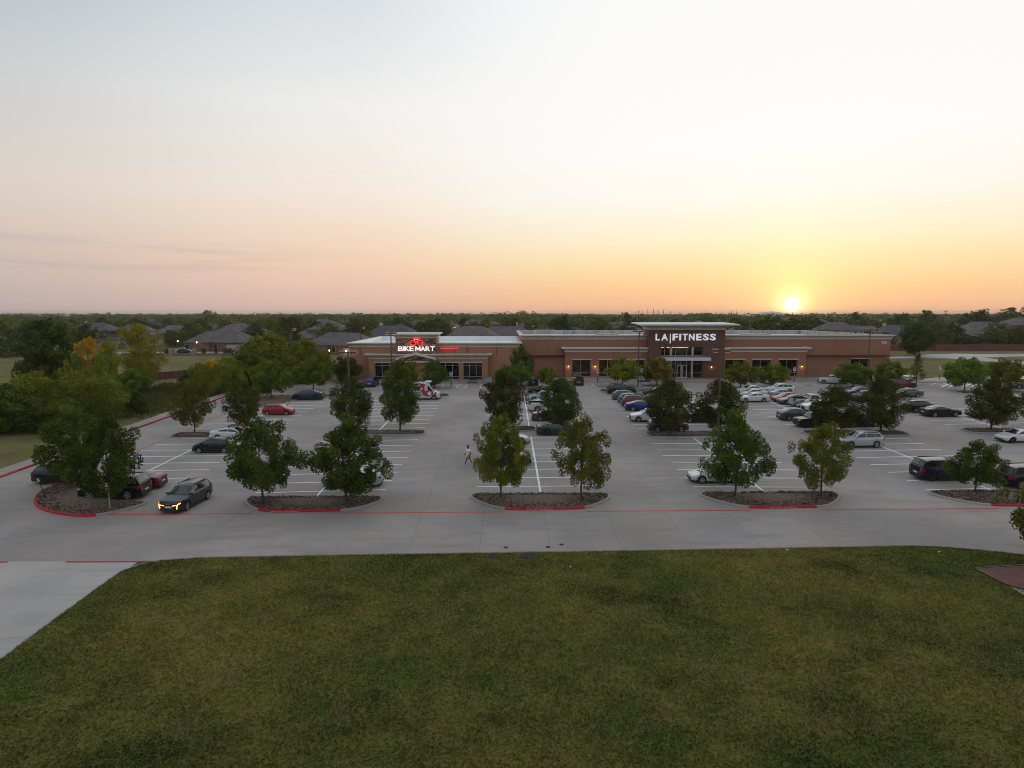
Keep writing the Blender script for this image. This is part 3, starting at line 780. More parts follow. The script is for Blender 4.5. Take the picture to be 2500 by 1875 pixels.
def wall_open(x0, x1, z0, z1, y0, y1, ops=()):
    "a wall slab in XZ between y0 (front) and y1 with real openings"
    X = sorted({x0, x1, *[a for o in ops for a in o[:2]]}); Z = sorted({z0, z1, *[a for o in ops for a in o[2:4]]})
    X = [x for x in X if x0 <= x <= x1]; Z = [z for z in Z if z0 <= z <= z1]
    solid = lambda i, j: 0 <= i < len(X) - 1 and 0 <= j < len(Z) - 1 and not any(o[0] - 1e-6 <= (X[i] + X[i + 1]) / 2 <= o[1] + 1e-6 and o[2] - 1e-6 <= (Z[j] + Z[j + 1]) / 2 <= o[3] + 1e-6 for o in ops)
    mb = MB()
    for i in range(len(X) - 1):
        for j in range(len(Z) - 1):
            if not solid(i, j): continue
            a, b, c, d = X[i], X[i + 1], Z[j], Z[j + 1]
            mb.add([(a, y0, c), (b, y0, c), (b, y0, d), (a, y0, d)], [(0, 1, 2, 3)])
            mb.add([(a, y1, c), (b, y1, c), (b, y1, d), (a, y1, d)], [(3, 2, 1, 0)])
            if not solid(i - 1, j): mb.add([(a, y0, c), (a, y1, c), (a, y1, d), (a, y0, d)], [(3, 2, 1, 0)])
            if not solid(i + 1, j): mb.add([(b, y0, c), (b, y1, c), (b, y1, d), (b, y0, d)], [(0, 1, 2, 3)])
            if not solid(i, j - 1): mb.add([(a, y0, c), (b, y0, c), (b, y1, c), (a, y1, c)], [(3, 2, 1, 0)])
            if not solid(i, j + 1): mb.add([(a, y0, d), (b, y0, d), (b, y1, d), (a, y1, d)], [(0, 1, 2, 3)])
    return mb
def loops(x0, x1, y0, y1, prof, back_drop=0.0, cap=False):
    "a moulding round a rectangle: prof = [(outset, z, material)]"
    mb = MB(); n = len(prof)
    for k in range(n):
        o, z = prof[k][:2]
        mb.v += [(x0 - o, y0 - o, z), (x1 + o, y0 - o, z), (x1 + o, y1 + o, z - back_drop), (x0 - o, y1 + o, z - back_drop)]
    for k in range(n - 1):
        for i in range(4):
            j = (i + 1) % 4
            mb.f.append([k * 4 + i, k * 4 + j, (k + 1) * 4 + j, (k + 1) * 4 + i]); mb.m.append(prof[k][2])
    if cap: mb.f.append([(n - 1) * 4 + i for i in range(4)]); mb.m.append(prof[-1][2])
    return mb
def window(par, x0, x1, z0, z1, y, vs=(.5,), hs=(), pane='glass', frame='alu', head=True):
    f = MB(); w = .07; d = .12
    f.box(x0, x1, y, y + d, z0, z0 + w); f.box(x0, x1, y, y + d, z1 - w, z1); f.box(x0, x0 + w, y, y + d, z0 + w, z1 - w); f.box(x1 - w, x1, y, y + d, z0 + w, z1 - w)
    wo_ = f.build('window', M[frame], par)
    X = [x0 + w] + [x0 + (x1 - x0) * v for v in vs] + [x1 - w]; Z = [z0 + w] + [z0 + (z1 - z0) * h for h in hs] + [z1 - w]
    for v in X[1:-1]: MB().box(v - .035, v + .035, y + .005, y + d - .01, z0 + w, z1 - w).build('mullion', M[frame], wo_)
    for h in Z[1:-1]: MB().box(x0 + w, x1 - w, y + .01, y + d - .02, h - .035, h + .035).build('transom', M[frame], wo_)
    for i in range(len(X) - 1):
        for j in range(len(Z) - 1):
            MB().box(X[i], X[i + 1], y + .06, y + .072, Z[j], Z[j + 1]).build('pane', M[pane], wo_)
    if head: MB().box(x0 - .12, x1 + .12, y - .49, y - .405, z1 - .02, z1 + .17).build('lintel', M['stucco_light'], par)
    return wo_
def sconce(par, x, y, z):
    mb = MB()
    mb.box(x - .16, x + .16, y - .22, y, z + .16, z + .22); mb.box(x - .16, x + .16, y - .05, y - .001, z - .02, z + .16)
    s = mb.build('wall_lamp', M['pole_paint'], par)
    mb = MB(); mb.tube((x, y - .12, z + .02), (x, y - .12, z + .15), .05, .09, 8); mb.build('bulb', M['sconce_glow'], s)
    l = bpy.data.lights.new('sconce_light', 'POINT'); l.energy = 9; l.color = (1, .5, .15); l.shadow_soft_size = .06
    lo = bpy.data.objects.new('sconce_light', l); lo.location = (x, y - .28, z - .02); COL.objects.link(lo); lo.parent = s

# ---------------------------------------------------------------- the fitness building
FX0, FX1, FY, FB = 2.95, 76.3, 129.7, 170.0
PY = 128.2        # the two porticoes stand this far out
fit_b = thing('fitness_building', 'long red brown brick fitness building with pale flared cornices and white roof sign letters', 'building', (0, 0, 0))
def zz(py, d): return ZY(py, d)
wz = 7.75; head_z = 3.72; sill = .35
rw = (68.6, 72.4, sill, head_z)
wall_open(FX0, FX1, 0, wz, FY, FY + .3, [rw, (12, 28, 0, 4.4), (28.5, 41.8, 0, 6.6), (42.5, 58, 0, 4.4)]).build('wall', M['brick'], fit_b)
MB().box(FX0, FX0 + .3, FY + .3, FB, 0, 7.6).build('wall', M['brick'], fit_b)
MB().box(FX1 - .3, FX1, FY + .3, FB, 0, 7.0).build('wall', M['brick'], fit_b)
MB().box(FX0, FX1, FB - .3, FB, 0, 6.4).build('wall', M['brick'], fit_b)
MB().add([(FX0 + .2, FY + .2, 7.5), (FX1 - .2, FY + .2, 7.5), (FX1 - .2, FB - .2, 6.3), (FX0 + .2, FB - .2, 6.3)], [(0, 1, 2, 3)]).build('roof', M['membrane'], fit_b)
prof = [(0.002, 7.55, 0), (.10, 7.62, 1), (.10, 7.80, 1), (.16, 7.85, 0), (.22, 8.02, 0), (.42, 8.25, 0), (.55, 8.30, 1), (.55, 8.47, 1), (.0, 8.50, 1), (-.30, 8.48, 2), (-.34, 6.4, 2)]
loops(FX0, FX1, FY, FB, prof, back_drop=1.15).build('cornice', [M['stucco'], M['stucco_light'], M['parapet_back']], fit_b)
def portico(x0, x1, wins, par, y, yb, top, wm, vs=(.47,), hs=(.22,), pane='glass', sillz=.35, hz=head_z, pz=None):
    ops = [(a, b, sillz, hz) for a, b in wins]
    wall_open(x0, x1, 0, top - .75, y, y + .45, ops).build('wall', M[wm], par)
    MB().box(x0, x0 + .4, y + .45, yb, 0, top - .75).build('wall', M[wm], par)
    MB().box(x1 - .4, x1, y + .45, yb, 0, top - .75).build('wall', M[wm], par)
    p = [(.002, top - .95, 0), (.08, top - .92, 1), (.08, top - .78, 1), (.13, top - .74, 0), (.2, top - .55, 0), (.55, top - .25, 0), (.75, top - .2, 1), (.75, top - .02, 1), (.02, top, 1), (-.1, top - .05, 0)]
    loops(x0, x1, y, yb - .003 - .8, p, cap=True).build('cornice', [M['stucco'], M['steel_white'] if wm == 'brick' else M['stucco_light']], par)
    for a, b in wins: window(par, a, b, sillz, hz, y + .42, vs, hs, pane)
    MB().box(x0 + .01, x1 - .01, y - .03, y - .002, 0, .22).build('plinth', M['stucco'], par)
portico(11.4, 28.5, [(12.8, 16.5), (18.1, 21.8), (23.6, 27.1)], fit_b, PY, FY + 1.0, 6.15, 'brick')
portico(42.2, 58.9, [(43.0, 46.8), (48.3, 52.0), (53.6, 57.3)], fit_b, PY, FY + 1.0, 6.15, 'brick', pane='glass')
window(fit_b, *rw[:2], sill, head_z, FY + .28, (.5,), (.22,), 'glass_dark')
# entrance tower
TX0, TX1, TY = 27.6, 42.4, 127.2
eo = [(30.0, 38.3, 4.55, 6.30), (30.0, 38.3, .14, 3.75)]
wall_open(TX0, TX1, 0, 9.75, TY, TY + .6, eo).build('tower', M['brick_dark'], fit_b)
for x in (TX0, TX1 - .4): MB().box(x, x + .4, TY + .6, TY + 5.5, 0, 9.75).build('tower_side', M['brick_dark'], fit_b)
MB().box(TX0 + .4, TX1 - .4, TY + 5.1, TY + 5.5, 4.4, 9.75).build('tower_back', M['brick_dark'], fit_b)
tp = [(.004, 9.6, 1), (.08, 9.63, 1), (.08, 9.88, 1), (.25, 9.98, 0), (.9, 10.28, 0), (1.75, 10.5, 0), (2.1, 10.56, 2), (2.1, 10.78, 2), (.2, 10.86, 2)]
loops(TX0, TX1, TY, TY + 5.5, tp, cap=True).build('cornice', [M['stucco'], M['stucco_light'], M['steel_white']], fit_b)
for a in range(5):     # projecting brick bands of the tower
    z = (6.45, 6.72)[a % 2] if a < 2 else (1.6, 2.9, 4.15)[a - 2]
    for i in range(30 if a < 2 else 5):
        xx = TX0 + .3 + i * .49 if a < 2 else 39.1 + i * .6
        MB().box(xx, xx + .2, TY - .05, TY - .001, z, z + .11).build('brick', M['brick_dark'], fit_b)
uw = window(fit_b, 30.0, 38.3, 4.55, 6.30, TY + .5, (.10, .22, .36, .62, .75), (), 'glass', 'alu', head=False)
lw = window(fit_b, 30.0, 38.3, .14, 3.75, TY + .5, (.12, .22, .36, .49, .62, .75), (.28, .77), 'glass', 'alu', head=False)
for x in (32.0, 36.2): MB().box(x - .19, x + .19, TY + .1, TY + .48, .14, 6.3).build('column', M['alu'], fit_b)
MB().box(29.0, 39.4, TY - 1.4, TY + .4, 3.72, 4.28).build('canopy', M['steel_white'], fit_b)
MB().box(29.15, 39.25, TY - 1.41, TY + .38, 4.28, 4.42).build('canopy_cap', M['alu'], fit_b)
dr = MB(); 
for a in (33.3, 34.32): 
    dr.box(a, a + .1, TY + .36, TY + .46, .16, 2.72); dr.box(a + .86, a + .96, TY + .36, TY + .46, .16, 2.72); dr.box(a + .1, a + .86, TY + .36, TY + .46, 2.6, 2.72); dr.box(a + .1, a + .86, TY + .36, TY + .46, .16, .36)
door = dr.build('door', M['steel_white'], fit_b)
MB().box(34.16, 34.2, TY + .28, TY + .34, .9, 1.5).build('handle', M['black_metal'], door)
# sign letters, each a letter of its own
lp = [('L', 375, 470), ('A', 508, 650), ('F', 760, 880), ('I', 910, 950), ('T', 985, 1097), ('N', 1127, 1255), ('E', 1293, 1412), ('S', 1445, 1575), ('S', 1602, 1735)]
lx = lambda q: XD(1560 + q * .10848, TY, 8.2)
for ch, a, b in lp:
    me = fit(char_mesh(ch, 1.0, .05, .03, M['sign_letter']), lx(a), lx(b), 7.58, 8.86, TY - .22, TY - .04); link('letter', me, fit_b)
MB().box(lx(699), lx(717), TY - .2, TY - .04, 7.0, 8.86).build('divider', M['sign_letter'], fit_b)
me = fit(char_mesh('9050', .6, .03, .01, M['letter_white'], 'house_number'), XD(2155.5, FY, 7), XD(2168.5, FY, 7), ZY(839.5, FY), ZY(834, FY), FY - .08, FY - .01); link('house_number', me, fit_b)
for x, y, z in ((12.05, PY, 2.35), (17.3, PY, 2.35), (58.1, PY, 2.3), (39.95, TY, 2.3), (29.2, TY, 2.3)): sconce(fit_b, x, y, z)
# rooms behind the glass
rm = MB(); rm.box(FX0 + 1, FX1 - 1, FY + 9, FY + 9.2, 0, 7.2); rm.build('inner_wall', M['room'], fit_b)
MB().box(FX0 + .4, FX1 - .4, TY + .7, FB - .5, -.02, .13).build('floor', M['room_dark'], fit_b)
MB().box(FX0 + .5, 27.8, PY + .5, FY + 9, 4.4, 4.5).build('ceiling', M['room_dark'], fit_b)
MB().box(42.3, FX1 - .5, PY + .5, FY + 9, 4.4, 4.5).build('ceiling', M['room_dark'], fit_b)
for x in (14.0, 19.5, 24.6, 25.6):
    MB().box(x, x + .9, FY + 3.2, FY + 5.4, 4.33, 4.39).build('ceiling_light', M['room_light'], fit_b)
for x in (45, 50.5): MB().box(x, x + .6, FY + 6, FY + 7, 4.33, 4.39).build('ceiling_light', M['room_light'], fit_b)
for a, b in ((30.0, 30.7), (34.2, 35.5)): MB().box(a, b, TY + .75, TY + .95, 6.08, 6.22).build('ceiling_light', M['strip_light'], fit_b)
MB().box(30.5, 38, FY + 3, FY + 3.2, 4.6, 6.9).build('inner_wall', M['room'], fit_b)
MB().box(32.2, 36, FY + 2, FY + 2.15, 5.85, 5.95).build('ceiling_light', M['room_light'], fit_b)
for x in (13.2, 14.6, 18.7, 20.3, 24.2):     # gym machines inside
    mb = MB(); mb.box(x, x + .7, FY + 1.2, FY + 2.6, .13, .4); mb.box(x + .1, x + .2, FY + 1.3, FY + 1.5, .4, 1.5); mb.box(x + .5, x + .6, FY + 1.3, FY + 1.5, .4, 1.5); mb.box(x + .1, x + .6, FY + 1.2, FY + 1.35, 1.3, 1.7); mb.build('gym_machine', M['black_metal'], fit_b)
# rooftop curb behind the parapet
MB().box(19, 23.5, FY + 8, FY + 11, 7.2, 8.15).build('roof_curb', M['parapet_back'], fit_b)
MB().box(50, 55.5, FY + 8, FY + 11, 7.2, 8.15).build('roof_curb', M['parapet_back'], fit_b)

# ---------------------------------------------------------------- the bike shop
BX0, BX1, BY, BB = -30.2, 2.93, 125.7, 158.0
bk = thing('bike_shop', 'lower orange brick bike shop with stone sign tower and lit white and red lettering', 'building', (0, 0, 0))
MB().box(BX0, -26.0, BY, BY + .3, 0, 6.5).build('wall', M['brick_orange'], bk)
MB().box(-4.2, BX1, BY, BY + .3, 0, 6.5).build('wall', M['brick_orange'], bk)
MB().box(-26.0, -4.2, BY, BY + .3, 4.2, 6.5).build('wall', M['brick_orange'], bk)
MB().box(BX0, BX0 + .3, BY + .3, BB, 0, 6.2).build('wall', M['brick_orange'], bk)
MB().box(BX0, BX1, BB - .3, BB, 0, 5.6).build('wall', M['brick_orange'], bk)
MB().add([(BX0 + .2, BY + .2, 6.35), (BX1 - .02, BY + .2, 6.35), (BX1 - .02, BB - .2, 5.5), (BX0 + .2, BB - .2, 5.5)], [(0, 1, 2, 3)]).build('roof', M['membrane'], bk)
bp = [(.002, 6.42, 0), (.08, 6.46, 1), (.08, 6.62, 1), (.14, 6.66, 0), (.2, 6.82, 0), (.45, 7.05, 0), (.6, 7.10, 1), (.6, 7.26, 1), (.0, 7.30, 1), (-.30, 7.28, 2), (-.34, 5.4, 2)]
loops(BX0, BX1 - .65, BY, BB, bp, back_drop=.75).build('cornice', [M['stucco'], M['stucco_light'], M['membrane']], bk)
portico(-26.3, -3.7, [(-25.2, -21.2), (-13.1, -9.15), (-8.4, -4.75)], bk, 124.0, BY + 1.0, 5.25, 'brick_orange', vs=(.34, .68), hs=(.16, .84), pane='glass_dark', hz=3.55)
VX0, VX1, VY = -21.05, -13.35, 123.75
wall_open(VX0, VX1, 0, 8.4, VY, VY + .5, [(-19.6, -14.8, .14, 3.6)]).build('tower', M['stone'], bk)
STN = [mat('stone_%s' % k, c, .9, var=.3, vscale=5) for k, c in dict(tan=(.44, .27, .20), rust=(.30, .135, .095), dark=(.085, .055, .055), brown=(.19, .10, .08)).items()]
zc_ = .16
while zc_ < 8.05:
    hh = random.choice((.2, .26, .3)); xc_ = VX0 + random.uniform(-.5, 0)
    while xc_ < VX1:
        ww = random.uniform(.45, 1.25); a, b = max(xc_, VX0 + .01), min(xc_ + ww, VX1 - .01); xc_ += ww
        if b - a < .1 or (b > -19.95 and a < -14.45 and zc_ < 3.98): continue
        MB().box(a + .012, b - .012, VY - random.uniform(.008, .045), VY - .001, zc_ + .012, zc_ + hh - .012).build('stone', random.choice(STN), bk)
    zc_ += hh
for x in (VX0, VX1 - .35): MB().box(x, x + .35, VY + .5, VY + 5.2, 0, 8.4).build('tower_side', M['brick_orange'], bk)
MB().box(VX0 + .35, VX1 - .35, VY + 4.85, VY + 5.2, 5, 8.4).build('tower_back', M['brick_orange'], bk)
vp = [(.004, 8.25, 1), (.06, 8.28, 1), (.06, 8.42, 1), (.16, 8.47, 0), (.25, 8.66, 0), (.5, 8.85, 0), (.62, 8.88, 1), (.62, 9.06, 1), (.0, 9.12, 1)]
loops(VX0, VX1, VY, VY + 5.2, vp, cap=True).build('cornice', [M['stucco'], M['stucco_light']], bk)
ax = (VX0 + VX1) / 2
gb = MB()
for s in (-1, 1):
    a, b = (ax, 5.50), (ax + s * 3.75, 4.55)
    gb.add([(a[0], VY - .95, a[1]), (b[0], VY - .95, b[1]), (b[0], VY - .95, b[1] - .36), (a[0], VY - .95, a[1] - .36), (a[0], VY - .002, a[1]), (b[0], VY - .002, b[1]), (b[0], VY - .002, b[1] - .36), (a[0], VY - .002, a[1] - .36)],
           [(0, 1, 2, 3), (4, 7, 6, 5), (0, 4, 5, 1), (3, 2, 6, 7), (1, 5, 6, 2)])
gb.build('gable_canopy', M['steel_white'], bk)
MB().box(-19.9, -14.5, VY - .5, VY - .003, 3.62, 3.95).build('lintel', M['stucco_light'], bk)
window(bk, -19.6, -14.8, .14, 3.6, VY + .42, (.2, .4, .6, .8), (.7,), 'glass_dark', head=False)
bl = [('B', 425, 545), ('I', 555, 582), ('K', 592, 698), ('E', 706, 806), ('M', 848, 972), ('A', 975, 1092), ('R', 1100, 1208), ('T', 1206, 1330)]
bx_ = lambda q: XD(930 + q * .09946, VY, 6.3)
def m_letter(m):
    "a wide capital M cut from one outline"
    P_ = [(0, 0), (.17, 0), (.17, .62), (.5, .12), (.83, .62), (.83, 0), (1, 0), (1, 1), (.84, 1), (.5, .46), (.16, 1), (0, 1)]
    n_ = len(P_); b_ = MB(); b_.add([(x, y, 0) for x, y in P_] + [(x, y, .1) for x, y in P_], [tuple(range(n_))[::-1], tuple(range(n_, 2 * n_))] + [(i, (i + 1) % n_, n_ + (i + 1) % n_, n_ + i) for i in range(n_)])
    return b_.mesh('letter', m)
for ch, a, b in bl:
    me = fit(m_letter(M['led_white']) if ch == 'M' else char_mesh(ch, 1.0, .05, .008, M['led_white']), bx_(a), bx_(b), ZY(856.6, VY), ZY(845.4, VY), VY - .22, VY - .05); link('letter', me, bk)
lg = MB(); cz = ZY(836.9, VY)
def hoop(cx, cz_, r, w):
    n = 28
    for i in range(n):
        a, b = 2 * math.pi * i / n, 2 * math.pi * (i + 1) / n
        P = lambda t, rr, y: (cx + rr * math.cos(t), y, cz_ + rr * math.sin(t))
        lg.add([P(a, r - w, VY - .2), P(b, r - w, VY - .2), P(b, r, VY - .2), P(a, r, VY - .2), P(a, r - w, VY - .05), P(b, r - w, VY - .05), P(b, r, VY - .05), P(a, r, VY - .05)], [(3, 2, 1, 0), (0, 1, 5, 4), (2, 3, 7, 6)])
w1, w2 = bx_(792), bx_(970)
hoop(w1, cz, .55, .13); hoop(w2, cz, .55, .13)
def barr(a, b, w):
    d = Vector((b[0] - a[0], 0, b[1] - a[1])).normalized(); nn = Vector((-d.z, 0, d.x)) * w / 2
    A, B = Vector((a[0], 0, a[1])), Vector((b[0], 0, b[1]))
    q = [A - nn, B - nn, B + nn, A + nn]
    lg.add([(v.x, VY - .2, v.z) for v in q] + [(v.x, VY - .05, v.z) for v in q], [(0, 1, 2, 3), (0, 4, 5, 1), (1, 5, 6, 2), (2, 6, 7, 3), (3, 7, 4, 0)])
top = ZY(826, VY)
barr((w1 + .1, top + .02), (w2 - .15, top + .02), .12); barr((w2 - .2, top + .0), (w2 - .02, top - .5), .14); barr((w2 - .1, top - .35), (w1 + .55, cz + .15), .2); barr((w1 + .1, top), (w1 + .2, top - .25), .1)
barr((w1 + .62, cz + .12), (w2 - .3, cz + .45), .12)
lg.build('bicycle_emblem', M['neon_red'], bk)
for k in range(3): MB().box(w1 + .26 + k * .28, w1 + .42 + k * .28, VY - .22, VY - .05, top - .28, top - .14).build('emblem_dot', M['led_white'], bk)
MB().box(-12.75, -9.4, BY - .14, BY - .003, 6.10, 6.24).build('neon_tube', M['neon_red'], bk)
for x in (-28.2, -10.0, -7.6, -2.0): MB().box(x - .05, x + .05, BY - .1, BY - .003, 4.9, 6.4).build('downpipe', M['pole_paint'], bk)
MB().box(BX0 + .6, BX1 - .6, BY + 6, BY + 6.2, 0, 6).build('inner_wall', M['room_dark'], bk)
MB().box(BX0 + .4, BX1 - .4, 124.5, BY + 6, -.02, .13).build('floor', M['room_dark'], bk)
for x in np.arange(-25, -5, 1.3):
    mb = MB(); mb.box(x, x + .9, BY + .6, BY + 1.2, .13, random.uniform(.9, 1.6)); mb.build('display_rack', M['shop_stock'], bk)
# benches before the bike shop windows
def bench(x, y, label):
    r = thing('bench', label, 'bench', (x, y, .14))
    MB().box(-.75, .75, -.22, .22, .42, .47).build('seat', M['black_metal'], r)
    MB().box(-.75, .75, .2, .26, .5, .9).build('backrest', M['black_metal'], r)
    for a in (-.65, .6): MB().box(a, a + .06, -.2, .24, 0, .42).build('leg', M['black_metal'], r)
bench(*G(1155, 934, .1), 'low dark bench against the bike shop glass beside a blue ramp')

# ================================================================== LAMP POSTS
M['lamp_lens'] = mat('lamp_lens', (.9, .85, .7), .3, emit=(1, .80, .50), estr=2.5)
M['lamp_bright'] = mat('lamp_bright', (.95, .95, .9), .3, emit=(1, .97, .9), estr=9)
M['lamp_top'] = mat('pale_lamp_housing', (.42, .38, .34), .4, .3)
def lamp(x, y, h, label, heads=1, lit='lamp_lens', z0=0.0, r=.125, rz=0.0, ped=.75, group=None):
    t_ = thing('lamp_post', label, 'lamp post', (x, y, z0), rz, group)
    mb = MB()
    if ped: mb.tube((0, 0, 0), (0, 0, ped), .3, .28, 14); mb.build('pedestal', M['kerb_concrete'], t_, 50)
    mb = MB(); mb.tube((0, 0, ped), (0, 0, h - .12), r, r * .75, 10); mb.build('pole', M['pole_paint'], t_, 50)
    for s in ((1,), (1, -1))[heads - 1]:
        mb = MB(); mb.tube((0, 0, h - .2), (s * .38, 0, h - .16), .045, .045, 6)
        ar = mb.build('arm', M['pole_paint'], t_)
        mb = MB(); a, b = sorted((s * .34, s * 1.0)); mb.box(a, b, -.28, .28, h - .34, h - .03); hd = mb.build('lamp_head', M['pole_paint'], t_)
        mb = MB(); mb.box(a + .01, b - .01, -.27, .27, h - .03, h + .0); mb.build('lamp_cap', M['lamp_top'], hd)
        mb = MB(); mb.box(a + .07, b - .07, -.21, .21, h - .352, h - .341); mb.build('lens', M[lit], hd)
    return t_
x, y = G(856, 1057); lamp(x, y, 9.6, 'tall bronze lamp post rising from the island with the tall elm', 2, z0=.15)
lamp(XD(958, 110), 110, 10.1, 'bronze lamp post standing before the stone sign tower', 2, ped=.7)
x, y = G(1557, 956); lamp(x, y, 10.3, 'bronze lamp post on a concrete drum beside the navy SUV', 2, z0=.12)
x, y = G(1752, 1066); lamp(x, y, 10.0, 'bronze lamp post on the island by the charcoal crossover', 2, z0=.15)
x, y = G(2115, 947); lamp(x, y, 10.3, 'bronze lamp post in front of the blank end wall numbered 9050', 2, z0=.12)
x, y = G(715, 923); lamp(x, y, 9.8, 'dark lamp post among the willows past the fire lane kerb', 1)
for px, d, top, lit, lab in ((883, 172, 799, 'lamp_lens', 'lamp post with a reddish head behind the bike shop roof'), (1105, 176, 796, 'lamp_bright', 'lamp post with a brightly lit head behind the bike shop roof'),
                        (1296, 178, 795, 'lamp_bright', 'lamp post with a white lit head behind the corner of the fitness roof'), (1893, 190, 789, 'lamp_lens', 'pale slim lamp post behind the fitness roof'),
                        (2143, 210, 780, 'lamp_lens', 'dark slim lamp post behind the end of the fitness roof')):
    gz = ground_z(0, d); lamp(XD(px, d), d, ZY(top, d) - gz, lab, 1, lit, z0=gz, ped=.4)

# ================================================================== SIGNS
def disabled_sign(px, py, ptop, label, bollard=True):
    x, y = G(px, py); h = ZY(ptop, y)
    t_ = thing('parking_sign', label, 'sign', (x, y, 0))
    if bollard:
        mb = MB(); mb.tube((0, 0, -.02), (0, 0, 1.0), .09, .09, 10); mb.build('bollard', M['pole_paint'], t_, 50)
    mb = MB(); mb.tube((0, 0, .0), (0, 0, h), .03, .03, 6); mb.build('post', M['alu'], t_)
    p = MB().box(-.25, .25, -.05, -.032, h - .62, h).build('panel', M['letter_white'], t_)
    mb = MB(); mb.box(-.16, .16, -.056, -.0505, h - .44, h - .08); mb.build('symbol_field', M['sign_blue'], p)
    s_ = MB(); s_.box(-.03, .03, -.060, -.0565, h - .20, h - .13); s_.box(-.05, .0, -.060, -.0565, h - .33, h - .21); s_.box(0, .08, -.060, -.0565, h - .28, h - .25)
    s_.build('symbol', M['letter_white'], p)
    return t_
for a in [(1101.5, 942, 908, 'white and blue disabled parking sign before the bike shop glass'), (1459, 934, 902, 'disabled parking sign between the two lit wall lamps'), (1565, 935, 899, 'disabled parking sign half behind the tree by the lamp drum'),
          (1938, 933, 898, 'disabled parking sign before the last window of the right portico'), (2293.5, 925, 895, 'disabled parking sign standing before the open field'), (2325.5, 925, 894, 'disabled parking sign behind the bright tree by the field')]:
    disabled_sign(*a)
x, y = G(2222.5, 928); mb = MB(); mb.tube((0, 0, 0), (0, 0, 1.0), .09, .09, 10); mb.tube((0, 0, 1.0), (0, 0, 1.05), .09, .04, 10); o = mb.build('bollard', M['pole_paint'], smooth=50); o.location = (x, y, 0); tag(o, 'brown bollard without a sign at the edge of the field', 'bollard')
x, y = G(269, 1247)
t_ = thing('parking_sign', 'small white notice sign on a pale post in the notched island', 'sign', (x, y, .12))
mb = MB(); mb.box(-.04, .04, -.03, .03, -.1, 2.05); mb.build('post', M['alu'], t_)
p = MB().box(-.16, .16, -.055, -.031, 1.55, 2.05).build('panel', M['letter_white'], t_)
mb = MB(); mb.box(-.12, .12, -.058, -.0552, 1.88, 2.0); [mb.box(-.11, .11, -.058, -.0552, 1.62 + .07 * k, 1.645 + .07 * k) for k in range(3)]; mb.build('print', M['red_paint'], p)
x, y = G(113, 1221)
t_ = thing('marker_post', 'thin leaning marker post with a small pale plate in the notched island', 'post', (x, y, .12)); t_.rotation_euler = (.06, -.24, 0)
mb = MB(); mb.tube((0, 0, -.1), (0, 0, 1.7), .03, .03, 6); mb.build('post', M['black_metal'], t_)
MB().box(-.1, .1, -.06, -.035, 1.45, 1.75).build('plate', M['alu'], t_)
x, y = G(2176, 867, -.1); o = MB(); o.tube((0, 0, -.4), (0, 0, .9), .07, .07, 8); o.tube((0, 0, .9), (0, 0, 1.1), .07, .02, 8); o = o.build('marker_post', mat('yellow_marker', (.5, .4, .08), .6)); o.location = (x, y, 0); tag(o, 'short yellow marker post by the back lane', 'post')
# ================================================================== TREES
def leaf_cloud(centers, radii, counts, size, aspect=.55, flat=.6, up=0.0, rng=RNG, shell=.35, droop=None):
    "leaf quads in clumps; returns (n,4,3) and a per-leaf tint"
    idx = np.repeat(np.arange(len(centers)), counts); n = len(idx)
    d = rng.normal(0, 1, (n, 3)); d /= np.linalg.norm(d, axis=1)[:, None]
    r = rng.random(n) ** (1 / 3.0); r = shell * r ** .4 + (1 - shell) * r
    rad = radii[idx]
    c = centers[idx] + d * (r * rad)[:, None]
    u = rng.normal(0, 1, (n, 3)) * [1, 1, flat] + d * .5
    if up: u += np.array([0, 0, up])
    u /= np.linalg.norm(u, axis=1)[:, None]
    w = np.cross(u, rng.normal(0, 1, (n, 3))); w /= np.linalg.norm(w, axis=1)[:, None]
    s = size * rng.uniform(.65, 1.35, (n, 1))
    a, b = u * s * .5, w * s * .5 * aspect
    V = np.stack([c - a, c + b, c + a, c - b], 1)
    ct = rng.random(len(centers))
    tint = np.clip(.55 * ct[idx] + .45 * rng.random(n), 0, 1) ** 1.3
    return V, tint
def branch(mb, p0, p1, r0, r1, n=6, bend=.08, seg=3, rng=RNG):
    p0, p1 = np.array(p0, float), np.array(p1, float); L = np.linalg.norm(p1 - p0); pts = [p0]
    for k in range(1, seg + 1):
        t = k / seg
        j = rng.normal(0, bend * L, 3) * (t < 1) * .5; pts.append(p0 + (p1 - p0) * t + j + np.array([0, 0, .06 * L * math.sin(math.pi * t)]))
    for k in range(seg):
        ra, rb = r0 + (r1 - r0) * k / seg, r0 + (r1 - r0) * (k + 1) / seg
        mb.tube(pts[k], pts[k + 1], ra, rb, n, cap=False)
    return pts
